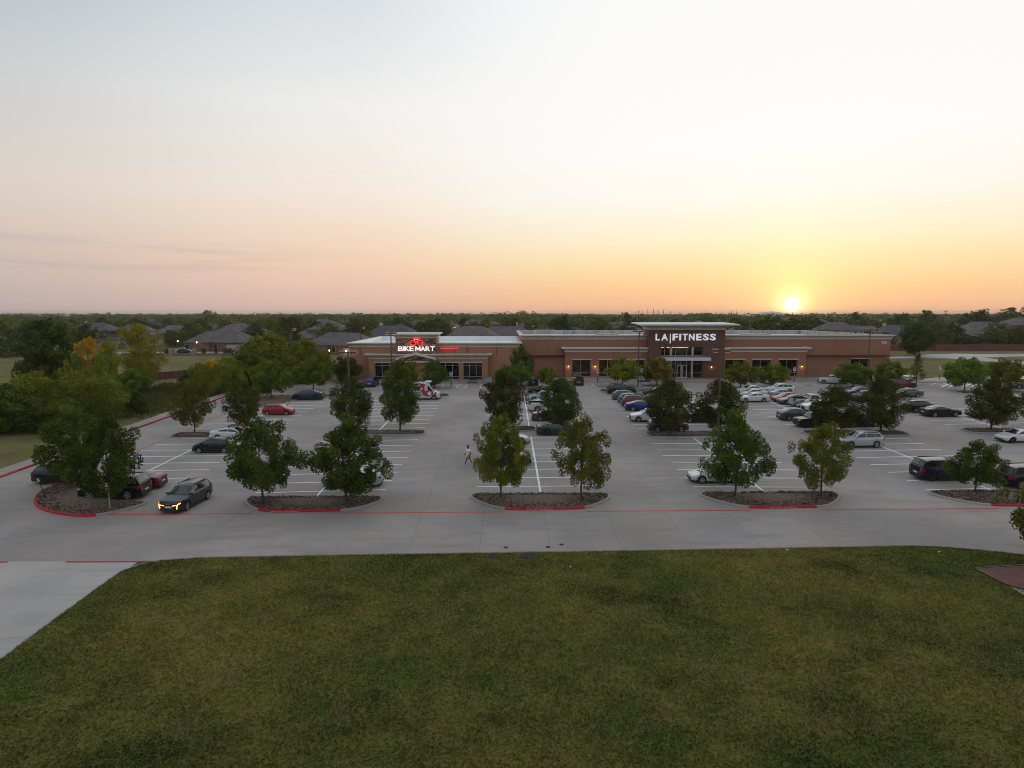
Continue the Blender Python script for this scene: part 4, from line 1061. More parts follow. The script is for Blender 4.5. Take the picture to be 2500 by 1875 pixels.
def make_tree(name, leafm, barkm, prof, h=6.0, w=5.0, cb=.28, limbs=16, per=4, leaves=9000, lsize=.15, clump=.42, trunk_r=.11, up=0.0, aspect=.6, flat=.7, seed=1, jag=.25, dark_core=.35, sub=True, rise=.35, low=None):
    """a unit-built tree: trunk with limbs, and a crown of leaf clumps along the limbs. prof(t) = radius share at crown height t"""
    rng = np.random.default_rng(seed)
    tb = MB(); z0 = h * cb
    tp = branch(tb, (0, 0, -.1), (rng.normal(0, .08), rng.normal(0, .08), h * .62), trunk_r, trunk_r * .5, 8, .012, 5, rng)
    tb.tube((0, 0, -.1), (0, 0, .35), trunk_r * 1.5, trunk_r, 8, cap=False)
    branch(tb, tp[-1], (rng.normal(0, .15), rng.normal(0, .15), h * .93), trunk_r * .5, trunk_r * .12, 6, .03, 3, rng)
    C, Rd = [], []
    ga = rng.uniform(0, 6.28)
    for i in range(limbs):
        t = (i + .5) / limbs; t = t ** .85
        zc = z0 + (h - z0) * t * .97
        ang = ga + i * 2.399 + rng.normal(0, .25)
        rr = prof(t) * w / 2 * rng.uniform(1 - jag, 1 + jag * .45)
        tip = np.array([math.cos(ang) * rr, math.sin(ang) * rr, zc])
        st = np.array([0, 0, max(z0 * .75, zc - rr * rise - .25)])
        st[2] = min(st[2], h * .85)
        branch(tb, st, tip * [.92, .92, 1], trunk_r * (.42 - .25 * t), trunk_r * .07, 5, .06, 3, rng)
        m = per
        for k in range(m):
            q = 1 - (k / m) * .75
            p = st + (tip - st) * q + rng.normal(0, clump * .55, 3) * [1, 1, .8]
            C.append(p); Rd.append(clump * rng.uniform(.6, 1.25) * (.75 + .5 * (1 - t)))
        if sub:
            for k in range(2):
                a2 = ang + rng.uniform(-.7, .7); q = rng.uniform(.6, 1.02)
                p = np.array([math.cos(a2) * rr * q, math.sin(a2) * rr * q, zc + rng.normal(0, .3)])
                C.append(p); Rd.append(clump * rng.uniform(.5, 1.0))
                branch(tb, st + (tip - st) * .5, p, trunk_r * .12, trunk_r * .03, 4, .05, 2, rng)
    for k in range(3):
        C.append(np.array([rng.normal(0, .15), rng.normal(0, .15), h * (.90 + .035 * k)])); Rd.append(clump * .6)
    C, Rd = np.array(C), np.array(Rd)
    wts = Rd ** 2; cnt = np.maximum(6, (leaves * wts / wts.sum()).astype(int))
    V, tint = leaf_cloud(C, Rd, cnt, lsize, aspect, flat, up, rng)
    V[:, :, 2] = np.maximum(V[:, :, 2], .15)
    c0 = V.mean(1); rr_ = np.hypot(c0[:, 0], c0[:, 1]); w_ = 2 * np.percentile(rr_, 98.0); h_ = np.percentile(c0[:, 2], 99.7)
    keep_ = rr_ < w_ / 2 * 1.07; V, tint = V[keep_], tint[keep_]; h, w = h_, w_
    return (tb.mesh(name + '_trunk', M[barkm], 60), quads_mesh(name + '_crown', V, M[leafm], tint), h, w)
P_oak = lambda t: (.62 + 1.55 * t) if t < .25 else max(.12, 1.02 * math.cos((t - .25) / .75 * 1.42) ** .75)
P_elm = lambda t: max(.16, math.sin(math.pi * min(1, (t * .9 + .10))) ** .7) * 1.02
P_round = lambda t: (.72 + .9 * t) if t < .3 else max(.2, math.cos((t - .3) / .7 * 1.35) ** .55)
P_cone = lambda t: max(.08, 1 - t)
P_ell = lambda t: max(.2, math.sin(math.pi * (.06 + .9 * t)) ** .6)
TR = {}
for k in range(4):
    TR['oak%d' % k] = make_tree('oak', 'leaf_oak' if k % 2 else 'leaf_oak_dark', 'bark', P_oak, 6.3, 5.6, .26, 18, 5, (19000, 21000, 24000, 17000)[k], .165, .52, .10, seed=11 + k, jag=(.28, .20, .18, .30)[k])
for k in range(3):
    TR['elm%d' % k] = make_tree('elm', 'leaf_elm', 'bark', P_elm, 6.6, 5.0, .20, 26, 5, 21000, .20, .54, .11, seed=31 + k, jag=.20, flat=.9, aspect=.42)
for k in range(3):
    TR['rnd%d' % k] = make_tree('round_tree', ('leaf_round', 'leaf_willow', 'leaf_round')[k], 'bark_pale', P_round, 5.0, 5.6, .30, 18, 4, 12000, .235, .58, .10, seed=51 + k, jag=.18, rise=.7)
TR['rus'] = make_tree('russet_tree', 'leaf_russet', 'bark', P_round, 5.0, 5.4, .28, 18, 4, 12000, .235, .6, .10, seed=61, jag=.2, rise=.6)
TR['dkr'] = make_tree('dark_round_tree', 'leaf_oak_dark', 'bark', P_ell, 6.0, 5.0, .2, 20, 4, 13000, .24, .62, .11, seed=63, jag=.18)
TR['cyp'] = make_tree('cypress', 'leaf_conifer', 'bark', P_cone, 5.6, 3.4, .12, 26, 4, 3800, .20, .26, .07, seed=71, jag=.25, aspect=.3, rise=-.15)
for k in range(2):
    TR['wil%d' % k] = make_tree('willow', 'leaf_willow', 'bark', P_ell, 8.0, 7.5, .06, 26, 4, 18000, .36, 1.0, .12, seed=81 + k, jag=.22, aspect=.26, flat=1.3, up=.8, rise=.9)
TR['cot'] = make_tree('cottonwood', 'leaf_olive', 'bark_pale', P_ell, 11.5, 8.4, .12, 26, 5, 14000, .27, .85, .18, seed=91, jag=.34)
TR['yel'] = make_tree('yellow_tree', 'leaf_yellow', 'bark_pale', P_ell, 7.5, 5.0, .15, 20, 4, 5200, .30, .55, .12, seed=92, jag=.25)
TR['big'] = make_tree('big_tree', 'leaf_willow', 'bark', P_ell, 12, 10, .06, 30, 5, 24000, .36, 1.1, .2, seed=93, jag=.25)
TR['bigd'] = make_tree('big_dark_tree', 'leaf_oak_dark', 'bark', P_ell, 12, 10, .06, 30, 5, 22000, .40, 1.15, .2, seed=94, jag=.22)
for k in range(5):
    TR['bg%d' % k] = make_tree('background_tree', ('leaf_far', 'leaf_dark', 'leaf_far', 'leaf_elm', 'leaf_willow')[k], 'bark', (P_round, P_ell, P_ell, P_round, P_ell)[k], 8.5, 8.0, .14, 20, 4, 2600, .55, .95, .16, seed=101 + k, jag=.22, sub=True)
def put_tree(kind, x, y, h, w, label, cat='tree', group=None, z=None, rz=None, name='tree', d=None):
    tm, cm, h0, w0 = TR[kind]
    z = ground_z(x, y) if z is None else z
    t_ = thing(name, label, cat, (x, y, z), random.uniform(0, 6.28) if rz is None else rz, group, (w / w0, (d or w) / w0, h / h0))
    link('trunk', tm, t_); link('crown', cm, t_)
    return t_
def px_tree(kind, bx, by, top, wpx, label, name='tree', z=.14, group=None, rz=None):
    x, y = G(bx, by, z)
    ppm = FPX / (y * math.cos(PITCH) + (CAM_H - z) * math.sin(PITCH))
    h = ZY(top, y) - z
    return put_tree(kind, x, y, h, wpx / ppm * 1.02, label, 'tree', group, z, rz, name)
near = [('oak2', 190, 1191, 990, 172, 'dark oak standing at the far end of the notched island'),
        ('oak0', 268, 1236, 1008, 172, 'oak in the notched island behind the white notice sign'),
        ('oak0', 642, 1231, 1016, 182, 'upright oak with a low side limb on the inlet island'),
        ('oak2', 847, 1225, 1018, 208, 'broad spreading oak in front of the silver sedan'),
        ('oak1', 1222.6, 1218, 1018, 134, 'yellowing oak beside the walking pedestrian'),
        ('oak3', 1420, 1215.5, 1022, 142, 'thin airy oak on the island ahead of the green coupe'),
        ('oak2', 1794, 1212, 1003, 172, 'tall dense oak in front of the white coupe sedan'),
        ('oak3', 2004, 1211, 1038, 150, 'rounded oak on the inlet island before the silver crossover'),
        ('oak0', 2381, 1203, 1078, 138, 'small oak with bare twigs on top beside the navy boxy SUV')]
for k, rz_ in zip(near, (.8, 4.4, 1.5, 4.0, 3.9, 5.2, .9, 2.9, 1.2)): px_tree(*k, name='oak_tree', rz=rz_)
x, y = G(2522, 1396, .07)
put_tree('oak3', 32.9, 37.4, 6.2, 5.9, 'oak in the reddish mulch bed at the edge of the lawn', z=.1, name='oak_tree')
mid = [('oak3', 475, 1057, 932, 104, 'small oak on the short island beside the bike-carrying car'), ('elm1', 594, 1050, 931, 88, 'leafy elm behind the bike-carrying white car'),
       ('elm0', 860, 1050, 922, 98, 'elm standing behind the lamp post of the middle island'), ('elm1', 977, 1052, 888, 106, 'tall slender elm in front of the bike shop van'),
       ('elm2', 1230, 1049, 906, 114, 'dark dense elm left of the white pickup'), ('elm0', 1366, 1049, 922, 104, 'dark dense elm hiding the white pickup and grey sedan'),
       ('elm1', 1634, 1061, 929, 126, 'wide elm above the charcoal crossover'), ('elm2', 1759, 1055, 931, 122, 'dark elm beside the lamp post and black SUV'),
       ('elm0', 2037, 1057, 944, 114, 'dark elm covering the jeep'), ('elm2', 2150, 1054, 922, 118, 'layered elm on the island behind the silver crossover'),
       ('elm1', 2419, 1049, 926, 124, 'layered elm on the island behind the white electric sedan'), ('elm0', 2556, 1046, 935, 120, 'elm at the far end of the last island')]
for k in mid: px_tree(*k, name='elm_tree')
farr = [('rnd0', 662.6, 974, 879, 98, 'round bright tree left of the teal crossover'), ('rnd2', 765, 951, 876, 92, 'round bright tree behind the teal crossover'), ('dkr', 848, 934, 872, 80, 'dark tree at the corner of the bike shop'),
        ('rnd1', 985, 946, 876, 92, 'tree before the bike shop entrance'), ('dkr', 1061, 945, 882, 66, 'dark round tree behind the bike shop van'),
        ('dkr', 1274, 939, 848, 60, 'tall pointed tree at the joint of the two shops'), ('rnd2', 1256, 946, 886, 84, 'bright round tree before the joint of the two shops'), ('rnd1', 1334, 945, 896, 54, 'small round tree before the blank fitness wall'),
        ('rnd1', 1519.5, 941, 871, 92, 'round tree beside the lamp drum'), ('rus', 1603, 940, 869, 88, 'russet tinged tree before the fitness entrance'),
        ('rnd1', 1807, 946, 886, 92, 'round tree right of the fitness entrance'), ('rnd1', 1889.6, 943, 889, 84, 'round tree before the last fitness windows'),
        ('rnd0', 2082, 943, 888, 90, 'bright round tree before the end wall'), ('rnd1', 2170, 938, 882, 86, 'round tree at the corner of the fitness building'),
        ('cyp', 2236.7, 936, 863, 46, 'young feathery cypress at the edge of the field'), ('rnd0', 2354.7, 953, 875, 96, 'bright round tree by the striped aisle'), ('rnd1', 2452, 944, 878, 100, 'round tree beyond the striped aisle'),
        ('dkr', 2234, 868, 792, 78, 'solitary dark tree beside the back lane')]
for k in farr: px_tree(*k, name='shade_tree')
# ------------------------------------------------------------------ thicket and trees along the creek on the left
def d_tree(kind, px, d, top, wpx, label, name, z=None):
    z = ground_z(0, d) if z is None else z
    x = XD(px, d, z); ppm = FPX / (d * math.cos(PITCH) + CAM_H * math.sin(PITCH))
    return put_tree(kind, x, d, ZY(top, d) - z, wpx / ppm, label, 'tree' if 'shrub' not in name else 'shrub', None, z, None, name)
for a in [('bigd', 128, 112, 784, 150, 'big dark tree with rusty patches beside the creek', 'creek_tree'), ('yel', 226, 118, 826, 70, 'golden yellow tree between two green ones', 'creek_tree'),
          ('wil0', 272, 122, 828, 62, 'green tree behind the golden yellow one', 'creek_tree'), ('cot', 350, 112, 792, 128, 'tall olive and gold cottonwood at the creek', 'creek_tree'),
          ('rnd1', 258, 105, 862, 64, 'small green tree under the golden yellow one', 'creek_tree'), ('rnd1', 190, 104, 868, 60, 'small green tree at the foot of the big dark tree', 'creek_tree'),
          ('rnd2', 330, 106, 900, 90, 'leafy regrowth at the foot of the cottonwood', 'creek_shrub'),
          ('wil0', 85, 81, 912, 195, 'large willow shrub overhanging the verge', 'willow_shrub'), ('wil1', 200, 84, 906, 150, 'willow shrub with pale upright shoots', 'willow_shrub'), ('wil0', 262, 86, 918, 120, 'feathery willow shrub at the end of the thicket', 'willow_shrub'),
          ('bigd', 20, 77, 942, 140, 'dark shrub at the near end of the thicket', 'creek_shrub'), ('bigd', 150, 78, 965, 120, 'dark low shrub under the willows', 'creek_shrub'), ('wil1', 165, 77, 972, 80, 'yellowish low willow in front of the thicket', 'willow_shrub'),
          ('dkr', 341, 89, 957, 44, 'small dark shrub standing alone on the verge', 'creek_shrub'),
          ('wil0', 500, 106, 886, 90, 'yellow green willow shrub beside the fire lane', 'willow_shrub'), ('yel', 520, 108, 880, 60, 'yellow shrub in the willow row', 'creek_shrub'), ('wil1', 560, 110, 872, 85, 'pale willow shrub left of the dark thicket', 'willow_shrub'),
          ('big', 655, 121, 815, 155, 'big feathery willow behind the round bright trees', 'willow_tree'), ('big', 745, 124, 828, 105, 'feathery willow at the end of the fire lane', 'willow_tree'), ('bigd', 600, 116, 868, 110, 'dark shrub under the big willow', 'creek_shrub'), ('wil1', 690, 119, 850, 100, 'bushy willow before the lamp post', 'willow_shrub'),
          ('bigd', 470, 109, 905, 60, 'dark shrub at the end of the creek wall', 'creek_shrub'), ('wil0', 790, 130, 855, 60, 'willow behind the corner of the bike shop', 'willow_shrub')]:
    d_tree(*a)
# reeds and tall weeds along the verge
n = 9000
X = RNG.uniform(-62, -47.6, n); Y = RNG.uniform(86, 118, n); k_ = RNG.random(n) < np.clip((-(X + 46.5)) / 6, 0, 1); X, Y = X[k_], Y[k_]
t = NT('weed_blades'); M['weed'] = t.done(t.mix(t.attr('tint'), (.045, .070, .016), (.20, .175, .05)), .9, .1)
rq = grass_quads(X, Y, np.full(len(X), -.06), .3 + RNG.random(len(X)) * 1.0 * vnoise(X, Y, 4, 9), .22)
tag(link('weeds', quads_mesh('weeds', rq, M['weed'], np.clip(vnoise(X, Y, 5, 12) * .7 + .3 * RNG.random(len(X)), 0, 1))), 'tall weeds and reeds along the verge of the fire lane', 'weeds', kind='stuff')
# low creek wall of red boards
a, b = Vector((-92, 100.5, -.06)), Vector((-62.5, 133, -.06))
wl3 = thing('creek_wall', 'low dark red board wall along the creek', 'wall', a, math.atan2(b.y - a.y, b.x - a.x))
L_ = (b - a).length; nb = int(L_ / .6)
bm_ = MB().box(0, .57, -.05, .05, 0, 1.5).mesh('board', M['fence_brick'])
for k in range(nb):
    o = link('board', bm_, wl3); o.location = (k * .6, random.uniform(-.01, .01), random.uniform(-.04, .04) - .0)
# ================================================================== VEHICLES
def paint(name, c, metal=.25, rough=.28):
    m = mat('paint_' + name, c, rough, metal, coat=.45, var=.06, vscale=3, spec=.35); return m
PAINT = {k: paint(k, v) for k, v in dict(charcoal=(.030, .031, .036), black=(.008, .008, .010), maroon=(.13, .012, .018), white=(.66, .68, .70), red=(.36, .010, .022), teal=(.010, .032, .06), silver=(.40, .43, .46), navy=(.008, .013, .034),
         blue=(.010, .025, .20), green=(.006, .045, .034), grey=(.075, .078, .082), greygreen=(.10, .115, .115), turquoise=(.02, .24, .34), paleblue=(.34, .42, .50), slate=(.055, .065, .085), tan=(.30, .27, .24), brown=(.045, .030, .028), ruby=(.22, .010, .02)).items()}
M['tyre'] = mat('tyre_rubber', (.018, .018, .019), .85)
M['rim'] = mat('alloy_rim', (.42, .42, .43), .35, .7)
M['rim_dark'] = mat('dark_alloy_rim', (.05, .05, .052), .35, .6)
M['car_glass'] = mat('car_glass', (.012, .018, .021), .05, 0.0, spec=.7, coat=.6)
M['trim'] = mat('black_trim', (.016, .016, .017), .6)
M['chrome'] = mat('chrome_trim', (.6, .6, .6), .2, 1.0)
M['head_glass'] = mat('headlight_glass', (.55, .58, .60), .12, .3, coat=.6)
M['tail_glass'] = mat('tail_light_red', (.30, .010, .014), .2, coat=.6)
M['amber_on'] = mat('amber_light_on', (.9, .3, .03), .3, emit=(1, .28, .03), estr=6)
M['plate'] = mat('licence_plate', (.62, .62, .64), .5)
KINDS = dict(
    sedan=dict(L=4.85, W=1.84, top=[(1, .48), (.985, .66), (.93, .74), (.55, .92), (.43, .97), (.10, 1.39), (-.06, 1.45), (-.32, 1.42), (-.64, 1.12), (-.93, 1.06), (-.985, .95), (-1, .55)], cowl=.43, rf=.10, rr=-.32, deck=-.66, r=.33, fo=.92, ro=1.08),
    fast=dict(L=4.7, W=1.85, top=[(1, .46), (.985, .64), (.93, .72), (.62, .90), (.52, .95), (.14, 1.38), (-.04, 1.44), (-.3, 1.40), (-.76, 1.10), (-.95, 1.04), (-.985, .93), (-1, .55)], cowl=.52, rf=.14, rr=-.30, deck=-.76, r=.34, fo=.88, ro=.98),
    cross=dict(L=4.75, W=1.92, top=[(1, .55), (.985, .76), (.92, .86), (.58, 1.02), (.50, 1.06), (.14, 1.56), (-.08, 1.62), (-.42, 1.58), (-.86, 1.20), (-.95, 1.10), (-.99, .98), (-1, .55)], cowl=.50, rf=.14, rr=-.42, deck=-.86, r=.36, fo=.90, ro=.98),
    hatch=dict(L=4.05, W=1.70, top=[(1, .50), (.98, .70), (.92, .80), (.66, .98), (.58, 1.02), (.16, 1.46), (-.05, 1.52), (-.72, 1.44), (-.93, 1.00), (-.98, .88), (-1, .55)], cowl=.58, rf=.16, rr=-.72, deck=-.93, r=.30, fo=.78, ro=.72),
    suv=dict(L=4.75, W=1.90, top=[(1, .56), (.985, .82), (.92, .93), (.55, 1.06), (.46, 1.10), (.15, 1.62), (-.10, 1.70), (-.76, 1.63), (-.95, 1.12), (-.985, 1.0), (-1, .58)], cowl=.46, rf=.15, rr=-.76, deck=-.95, r=.36, fo=.92, ro=.98),
    bigsuv=dict(L=4.95, W=1.95, top=[(1, .60), (.99, .98), (.95, 1.08), (.52, 1.17), (.46, 1.20), (.22, 1.78), (.0, 1.86), (-.84, 1.82), (-.965, 1.25), (-.99, 1.1), (-1, .62)], cowl=.46, rf=.22, rr=-.84, deck=-.965, r=.39, fo=.90, ro=1.05),
    wagon=dict(L=4.9, W=1.86, top=[(1, .50), (.985, .68), (.93, .78), (.54, .95), (.45, .99), (.12, 1.42), (-.10, 1.49), (-.72, 1.43), (-.94, 1.02), (-.985, .92), (-1, .55)], cowl=.45, rf=.12, rr=-.72, deck=-.94, r=.34, fo=.90, ro=1.08),
    coupe=dict(L=5.02, W=1.93, top=[(1, .50), (.992, .80), (.96, .87), (.40, .98), (.31, 1.01), (.0, 1.38), (-.14, 1.43), (-.30, 1.40), (-.64, 1.12), (-.95, 1.09), (-.99, 1.0), (-1, .55)], cowl=.31, rf=.0, rr=-.30, deck=-.64, r=.37, fo=.95, ro=1.12),
    pickup=dict(L=5.8, W=2.0, top=[(1, .62), (.99, 1.0), (.95, 1.12), (.54, 1.22), (.49, 1.26), (.29, 1.82), (.10, 1.92), (-.10, 1.88), (-.16, 1.38), (-.2, 1.34), (-.98, 1.34), (-1, .62)], cowl=.49, rf=.29, rr=-.11, deck=-.155, r=.41, fo=.98, ro=1.25, bed=(-.21, -.965)),
    jeep=dict(L=4.4, W=1.86, top=[(1, .62), (.985, 1.04), (.92, 1.10), (.38, 1.18), (.35, 1.20), (.24, 1.76), (.0, 1.84), (-.90, 1.82), (-.95, 1.2), (-.985, 1.1), (-1, .65)], cowl=.35, rf=.24, rr=-.90, deck=-.955, r=.42, fo=.72, ro=.78),
    van=dict(L=6.9, W=2.02, top=[(1, .60), (.985, .92), (.95, 1.10), (.78, 1.32), (.73, 1.38), (.50, 2.35), (.36, 2.68), (-.93, 2.72), (-.99, 1.3), (-.995, 1.1), (-1, .62)], cowl=.73, rf=.50, rr=-.93, deck=-.99, r=.37, fo=1.0, ro=1.35))
def car_meshes(kind):
    K = KINDS[kind]; L, W, r = K['L'], K['W'], K['r']; h2 = L / 2
    T = sorted((a * h2, z) for a, z in K['top']); tx, tz = [a for a, _ in T], [z for _, z in T]
    top = lambda x: float(np.interp(x, tx, tz))
    xf, xr = h2 - K['fo'], -h2 + K['ro']; zc = r
    cowl, rf, rr, deck = [K[k] * h2 for k in ('cowl', 'rf', 'rr', 'deck')]
    zcow, zdk = top(cowl), top(deck)
    def belt(x):
        if x > cowl: return top(x) - .035
        if x < deck: return top(x) - .035
        return zdk + (zcow - zdk) * (x - deck) / (cowl - deck) - .02
    ar = r + .055; sill = r * .62
    def zbot(x):
        z = sill
        for c in (xf, xr):
            d = ar * ar - (x - c) ** 2
            if d > 0: z = max(z, zc + math.sqrt(d) * .98)
        e = (abs(x) - (h2 - .55)) / .55
        if e > 0: z = max(z, sill + .12 * e)
        return z
    def hw(x):
        e = max(0, (abs(x) - .60 * h2) / (.40 * h2)); return W / 2 * (1 - (.20 if kind not in ('van', 'jeep', 'pickup', 'bigsuv') else .11) * e ** 2.4)
    st = set(np.round(np.linspace(-h2, h2, 30), 3)) | {round(a, 3) for a in tx}
    for c in (xf, xr):
        st |= {round(c + ar * math.cos(t), 3) for t in np.linspace(0, math.pi, 11)}
    st |= {round(a, 3) for a in (h2 - .03, -h2 + .03)}
    st = sorted(a for a in st if -h2 <= a <= h2); s2 = [st[0]]
    for a in st[1:]:
        if a - s2[-1] > .018: s2.append(a)
    st = s2
    def section(x):
        zt, zb, zs = top(x), zbot(x), min(belt(x), top(x) - .03); w = hw(x)
        zs = max(zs, zb + .05)
        u = min(1, max(0, (zt - zs - .05) / .35)); wr = w * ((.90 - .16 * u) if kind not in ('van', 'jeep', 'bigsuv') else (.93 - .07 * u))
        crown = .045 * u + .025
        return [(w * .94, zb), (w * 1.0, zb + (zs - zb) * .30), (w * .995, zb + (zs - zb) * .72), (w * .955, zs - .015), (w * .93, zs + .012), (wr, zt - crown), (wr * .8, zt - crown * .35), (wr * .4, zt), (0, zt + .006)]
    secs = [section(x) for x in st]; ns = len(secs[0])
    full = lambda i: [(st[i], y, z) for y, z in secs[i]] + [(st[i], -y, z) for y, z in secs[i][-2::-1]]
    mb = MB(); m = 2 * ns - 1
    for i in range(len(st)): mb.v += full(i)
    for i in range(len(st) - 1):
        xm = (st[i] + st[i + 1]) / 2
        inbed = 'bed' in K and K['bed'][1] * h2 < xm < K['bed'][0] * h2
        for j in range(m - 1):
            if inbed and 4 <= j <= m - 6: continue
            mb.f.append([i * m + j, (i + 1) * m + j, (i + 1) * m + j + 1, i * m + j + 1]); mb.m.append(0)
    for i, flip in ((0, True), (len(st) - 1, False)):
        for j in range(ns - 1):
            q = [i * m + j, i * m + j + 1, i * m + m - 2 - j, i * m + m - 1 - j]
            mb.f.append(q if not flip else q[::-1]); mb.m.append(0)
    P = {}
    body = mb.mesh('body', PAINT['silver'], 38)
    bmm = bmesh.new(); bmm.from_mesh(body); bmesh.ops.remove_doubles(bmm, verts=bmm.verts, dist=1e-4); bmesh.ops.recalc_face_normals(bmm, faces=bmm.faces); bmm.to_mesh(body); bmm.free()
    body.set_sharp_from_angle(angle=R(38)); P['body'] = [body]
    # glass follows the body a few millimetres proud of it
    def strip_glass(x0, x1, inset_=.90, n=7):
        g_ = MB(); xs_ = np.linspace(x0, x1, n)
        for k, x in enumerate(xs_):
            s = section(x); wr = s[5][0] * inset_; zt = s[7][1]; dz = .012; dx = .012 * (1 if x0 > 0 and x1 > x0 - 9 and (x0 + x1) > (rf + rr) else -1)
            g_.v += [(x + dx, -wr, s[5][1] + dz), (x + dx, -wr * .5, zt + dz), (x + dx, wr * .5, zt + dz), (x + dx, wr, s[5][1] + dz)]
        for k in range(n - 1):
            for j in range(3): g_.f.append([k * 4 + j, k * 4 + j + 1, (k + 1) * 4 + j + 1, (k + 1) * 4 + j]); g_.m.append(0)
        return g_
    fr = lambda a, b, t: a + (b - a) * t
    P['windshield'] = [strip_glass(fr(cowl, rf, .10), fr(cowl, rf, .93)).mesh('windshield', M['car_glass'], 40)]
    if kind != 'van': P['rear_window'] = [strip_glass(fr(deck, rr, .16), fr(deck, rr, .92), .86).mesh('rear_window', M['car_glass'], 40)]
    sides = []
    g0, g1 = fr(deck, rr, .45 if kind not in ('suv', 'bigsuv', 'wagon', 'hatch', 'jeep', 'van', 'pickup') else .75), fr(cowl, rf, .30)
    if kind == 'van': g0 = .42 * h2
    if kind in ('coupe',): cuts = [g0, fr(g0, g1, .36), g1]
    elif kind in ('suv', 'bigsuv', 'wagon', 'cross'): cuts = [g0, fr(g0, g1, .26), fr(g0, g1, .60), g1]
    elif kind == 'van': cuts = [g0, g1]
    else: cuts = [g0, fr(g0, g1, .46), g1]
    for s in (-1, 1):
        for a, b in zip(cuts[:-1], cuts[1:]):
            gl = MB(); xs_ = np.linspace(a + .03, b - .03, 7)
            for x in xs_:
                q = section(x); (y4, z4), (y5, z5) = q[4], q[5]
                for t in (.10, .86):
                    gl.v.append((x, s * (fr(y4, y5, t) + .010), fr(z4, z5, t)))
            for k in range(6): gl.f.append([2 * k, 2 * k + 2, 2 * k + 3, 2 * k + 1] if s < 0 else [2 * k + 1, 2 * k + 3, 2 * k + 2, 2 * k]); gl.m.append(0)
            sides.append(gl.mesh('side_window', M['car_glass']))
    P['side_window'] = sides
    # wheels
    wm = MB(); wd = .22
    for (a, rr_) in ((-wd / 2, r * .94),): pass
    pr = [(-wd / 2, r * .70), (-wd / 2, r * .93), (-wd / 2 + .03, r), (wd / 2 - .03, r), (wd / 2, r * .93), (wd / 2, r * .70), (wd / 2 - .02, r * .66)]
    nseg = 20
    for y, q in pr:
        for k in range(nseg): wm.v.append((q * math.cos(2 * math.pi * k / nseg), y, q * math.sin(2 * math.pi * k / nseg)))
    for p_ in range(len(pr) - 1):
        for k in range(nseg): wm.f.append([p_ * nseg + k, p_ * nseg + (k + 1) % nseg, (p_ + 1) * nseg + (k + 1) % nseg, (p_ + 1) * nseg + k]); wm.m.append(0)
    wm.f.append(list(range(nseg))[::-1]); wm.m.append(0)
    P['_tyre'] = wm.mesh('wheel', M['tyre'], 40)
    rm_ = MB(); q = r * .66
    n5 = 5
    for k in range(nseg):
        a, b = 2 * math.pi * k / nseg, 2 * math.pi * (k + 1) / nseg
        rm_.add([(q * math.cos(a), .10, q * math.sin(a)), (q * math.cos(b), .10, q * math.sin(b)), (q * .86 * math.cos(b), .09, q * .86 * math.sin(b)), (q * .86 * math.cos(a), .09, q * .86 * math.sin(a))], [(0, 1, 2, 3)])
    for k in range(n5):
        a = 2 * math.pi * k / n5 + .3
        for da in (-.16, .16):
            c, s = math.cos(a + da), math.sin(a + da); nx_, nz_ = -s * .022, c * .022
            rm_.add([(c * .04 + nx_, .105, s * .04 + nz_), (c * q * .9 + nx_, .095, s * q * .9 + nz_), (c * q * .9 - nx_, .095, s * q * .9 - nz_), (c * .04 - nx_, .105, s * .04 - nz_)], [(0, 1, 2, 3)])
    rm_.tube((0, .06, 0), (0, .108, 0), .06, .05, 10)
    P['_rim'] = rm_.mesh('rim', M['rim']); P['_wheels'] = [(xf, 1), (xf, -1), (xr, 1), (xr, -1)]; P['_r'] = r; P['_wy'] = W / 2 - wd / 2 - .015
    # lamps
    def lamp_box(x, y0, y1, z0, z1, dx): return MB().add([(x, y0, z0), (x, y1, z0), (x, y1, z1), (x, y0, z1), (x - dx, y0, z0), (x - dx, y1, z0), (x - dx, y1, z1), (x - dx, y0, z1)], [(0, 1, 2, 3), (7, 6, 5, 4), (0, 4, 5, 1), (1, 5, 6, 2), (2, 6, 7, 3), (3, 7, 4, 0)])
    hz = top(h2 * .975) ; hl = []; tl = []
    boxy = kind in ('pickup', 'jeep', 'bigsuv', 'van', 'suv')
    for s in (-1, 1):
        x = h2 * .965; w = hw(x); b = MB()
        xo = h2 + .012; wi = hw(h2)
        b.add([(xo, s * wi * .52, hz - .21), (xo, s * (wi - .02), hz - .19), (xo, s * (wi - .02), hz - .06), (xo, s * wi * .52, hz - .10),
               (h2 * .90, s * (hw(h2 * .90) + .008), hz - .15), (h2 * .90, s * (hw(h2 * .90) + .008), hz - .05)],
              [(0, 1, 2, 3), (1, 4, 5, 2)] if s > 0 else [(3, 2, 1, 0), (2, 5, 4, 1)])
        hl.append(b.mesh('headlight', M['head_glass']))
        tzv = top(-h2 * .975); b = MB(); xo = -h2 - .012; wi = hw(-h2)
        hgt = .34 if kind in ('hatch', 'suv', 'bigsuv', 'pickup', 'van', 'jeep') else .16
        b.add([(xo, s * wi * (.50 if hgt < .2 else .74), tzv - .06 - hgt), (xo, s * (wi - .02), tzv - .06 - hgt), (xo, s * (wi - .02), tzv - .05), (xo, s * wi * (.5 if hgt < .2 else .74), tzv - .05),
               (-h2 * .90, s * (hw(-h2 * .90) + .008), tzv - .04 - hgt * .8), (-h2 * .90, s * (hw(-h2 * .90) + .008), tzv - .04)],
              [(3, 2, 1, 0), (2, 5, 4, 1)] if s > 0 else [(0, 1, 2, 3), (1, 4, 5, 2)])
        tl.append(b.mesh('tail_light', M['tail_glass']))
    P['headlight'], P['tail_light'] = hl, tl
    wi = hw(h2) * .62
    P['grille'] = [MB().box(h2 - .02, h2 + .012, -wi, wi, sill + .16, hz - (.12 if boxy else .22)).mesh('grille', M['trim'])]
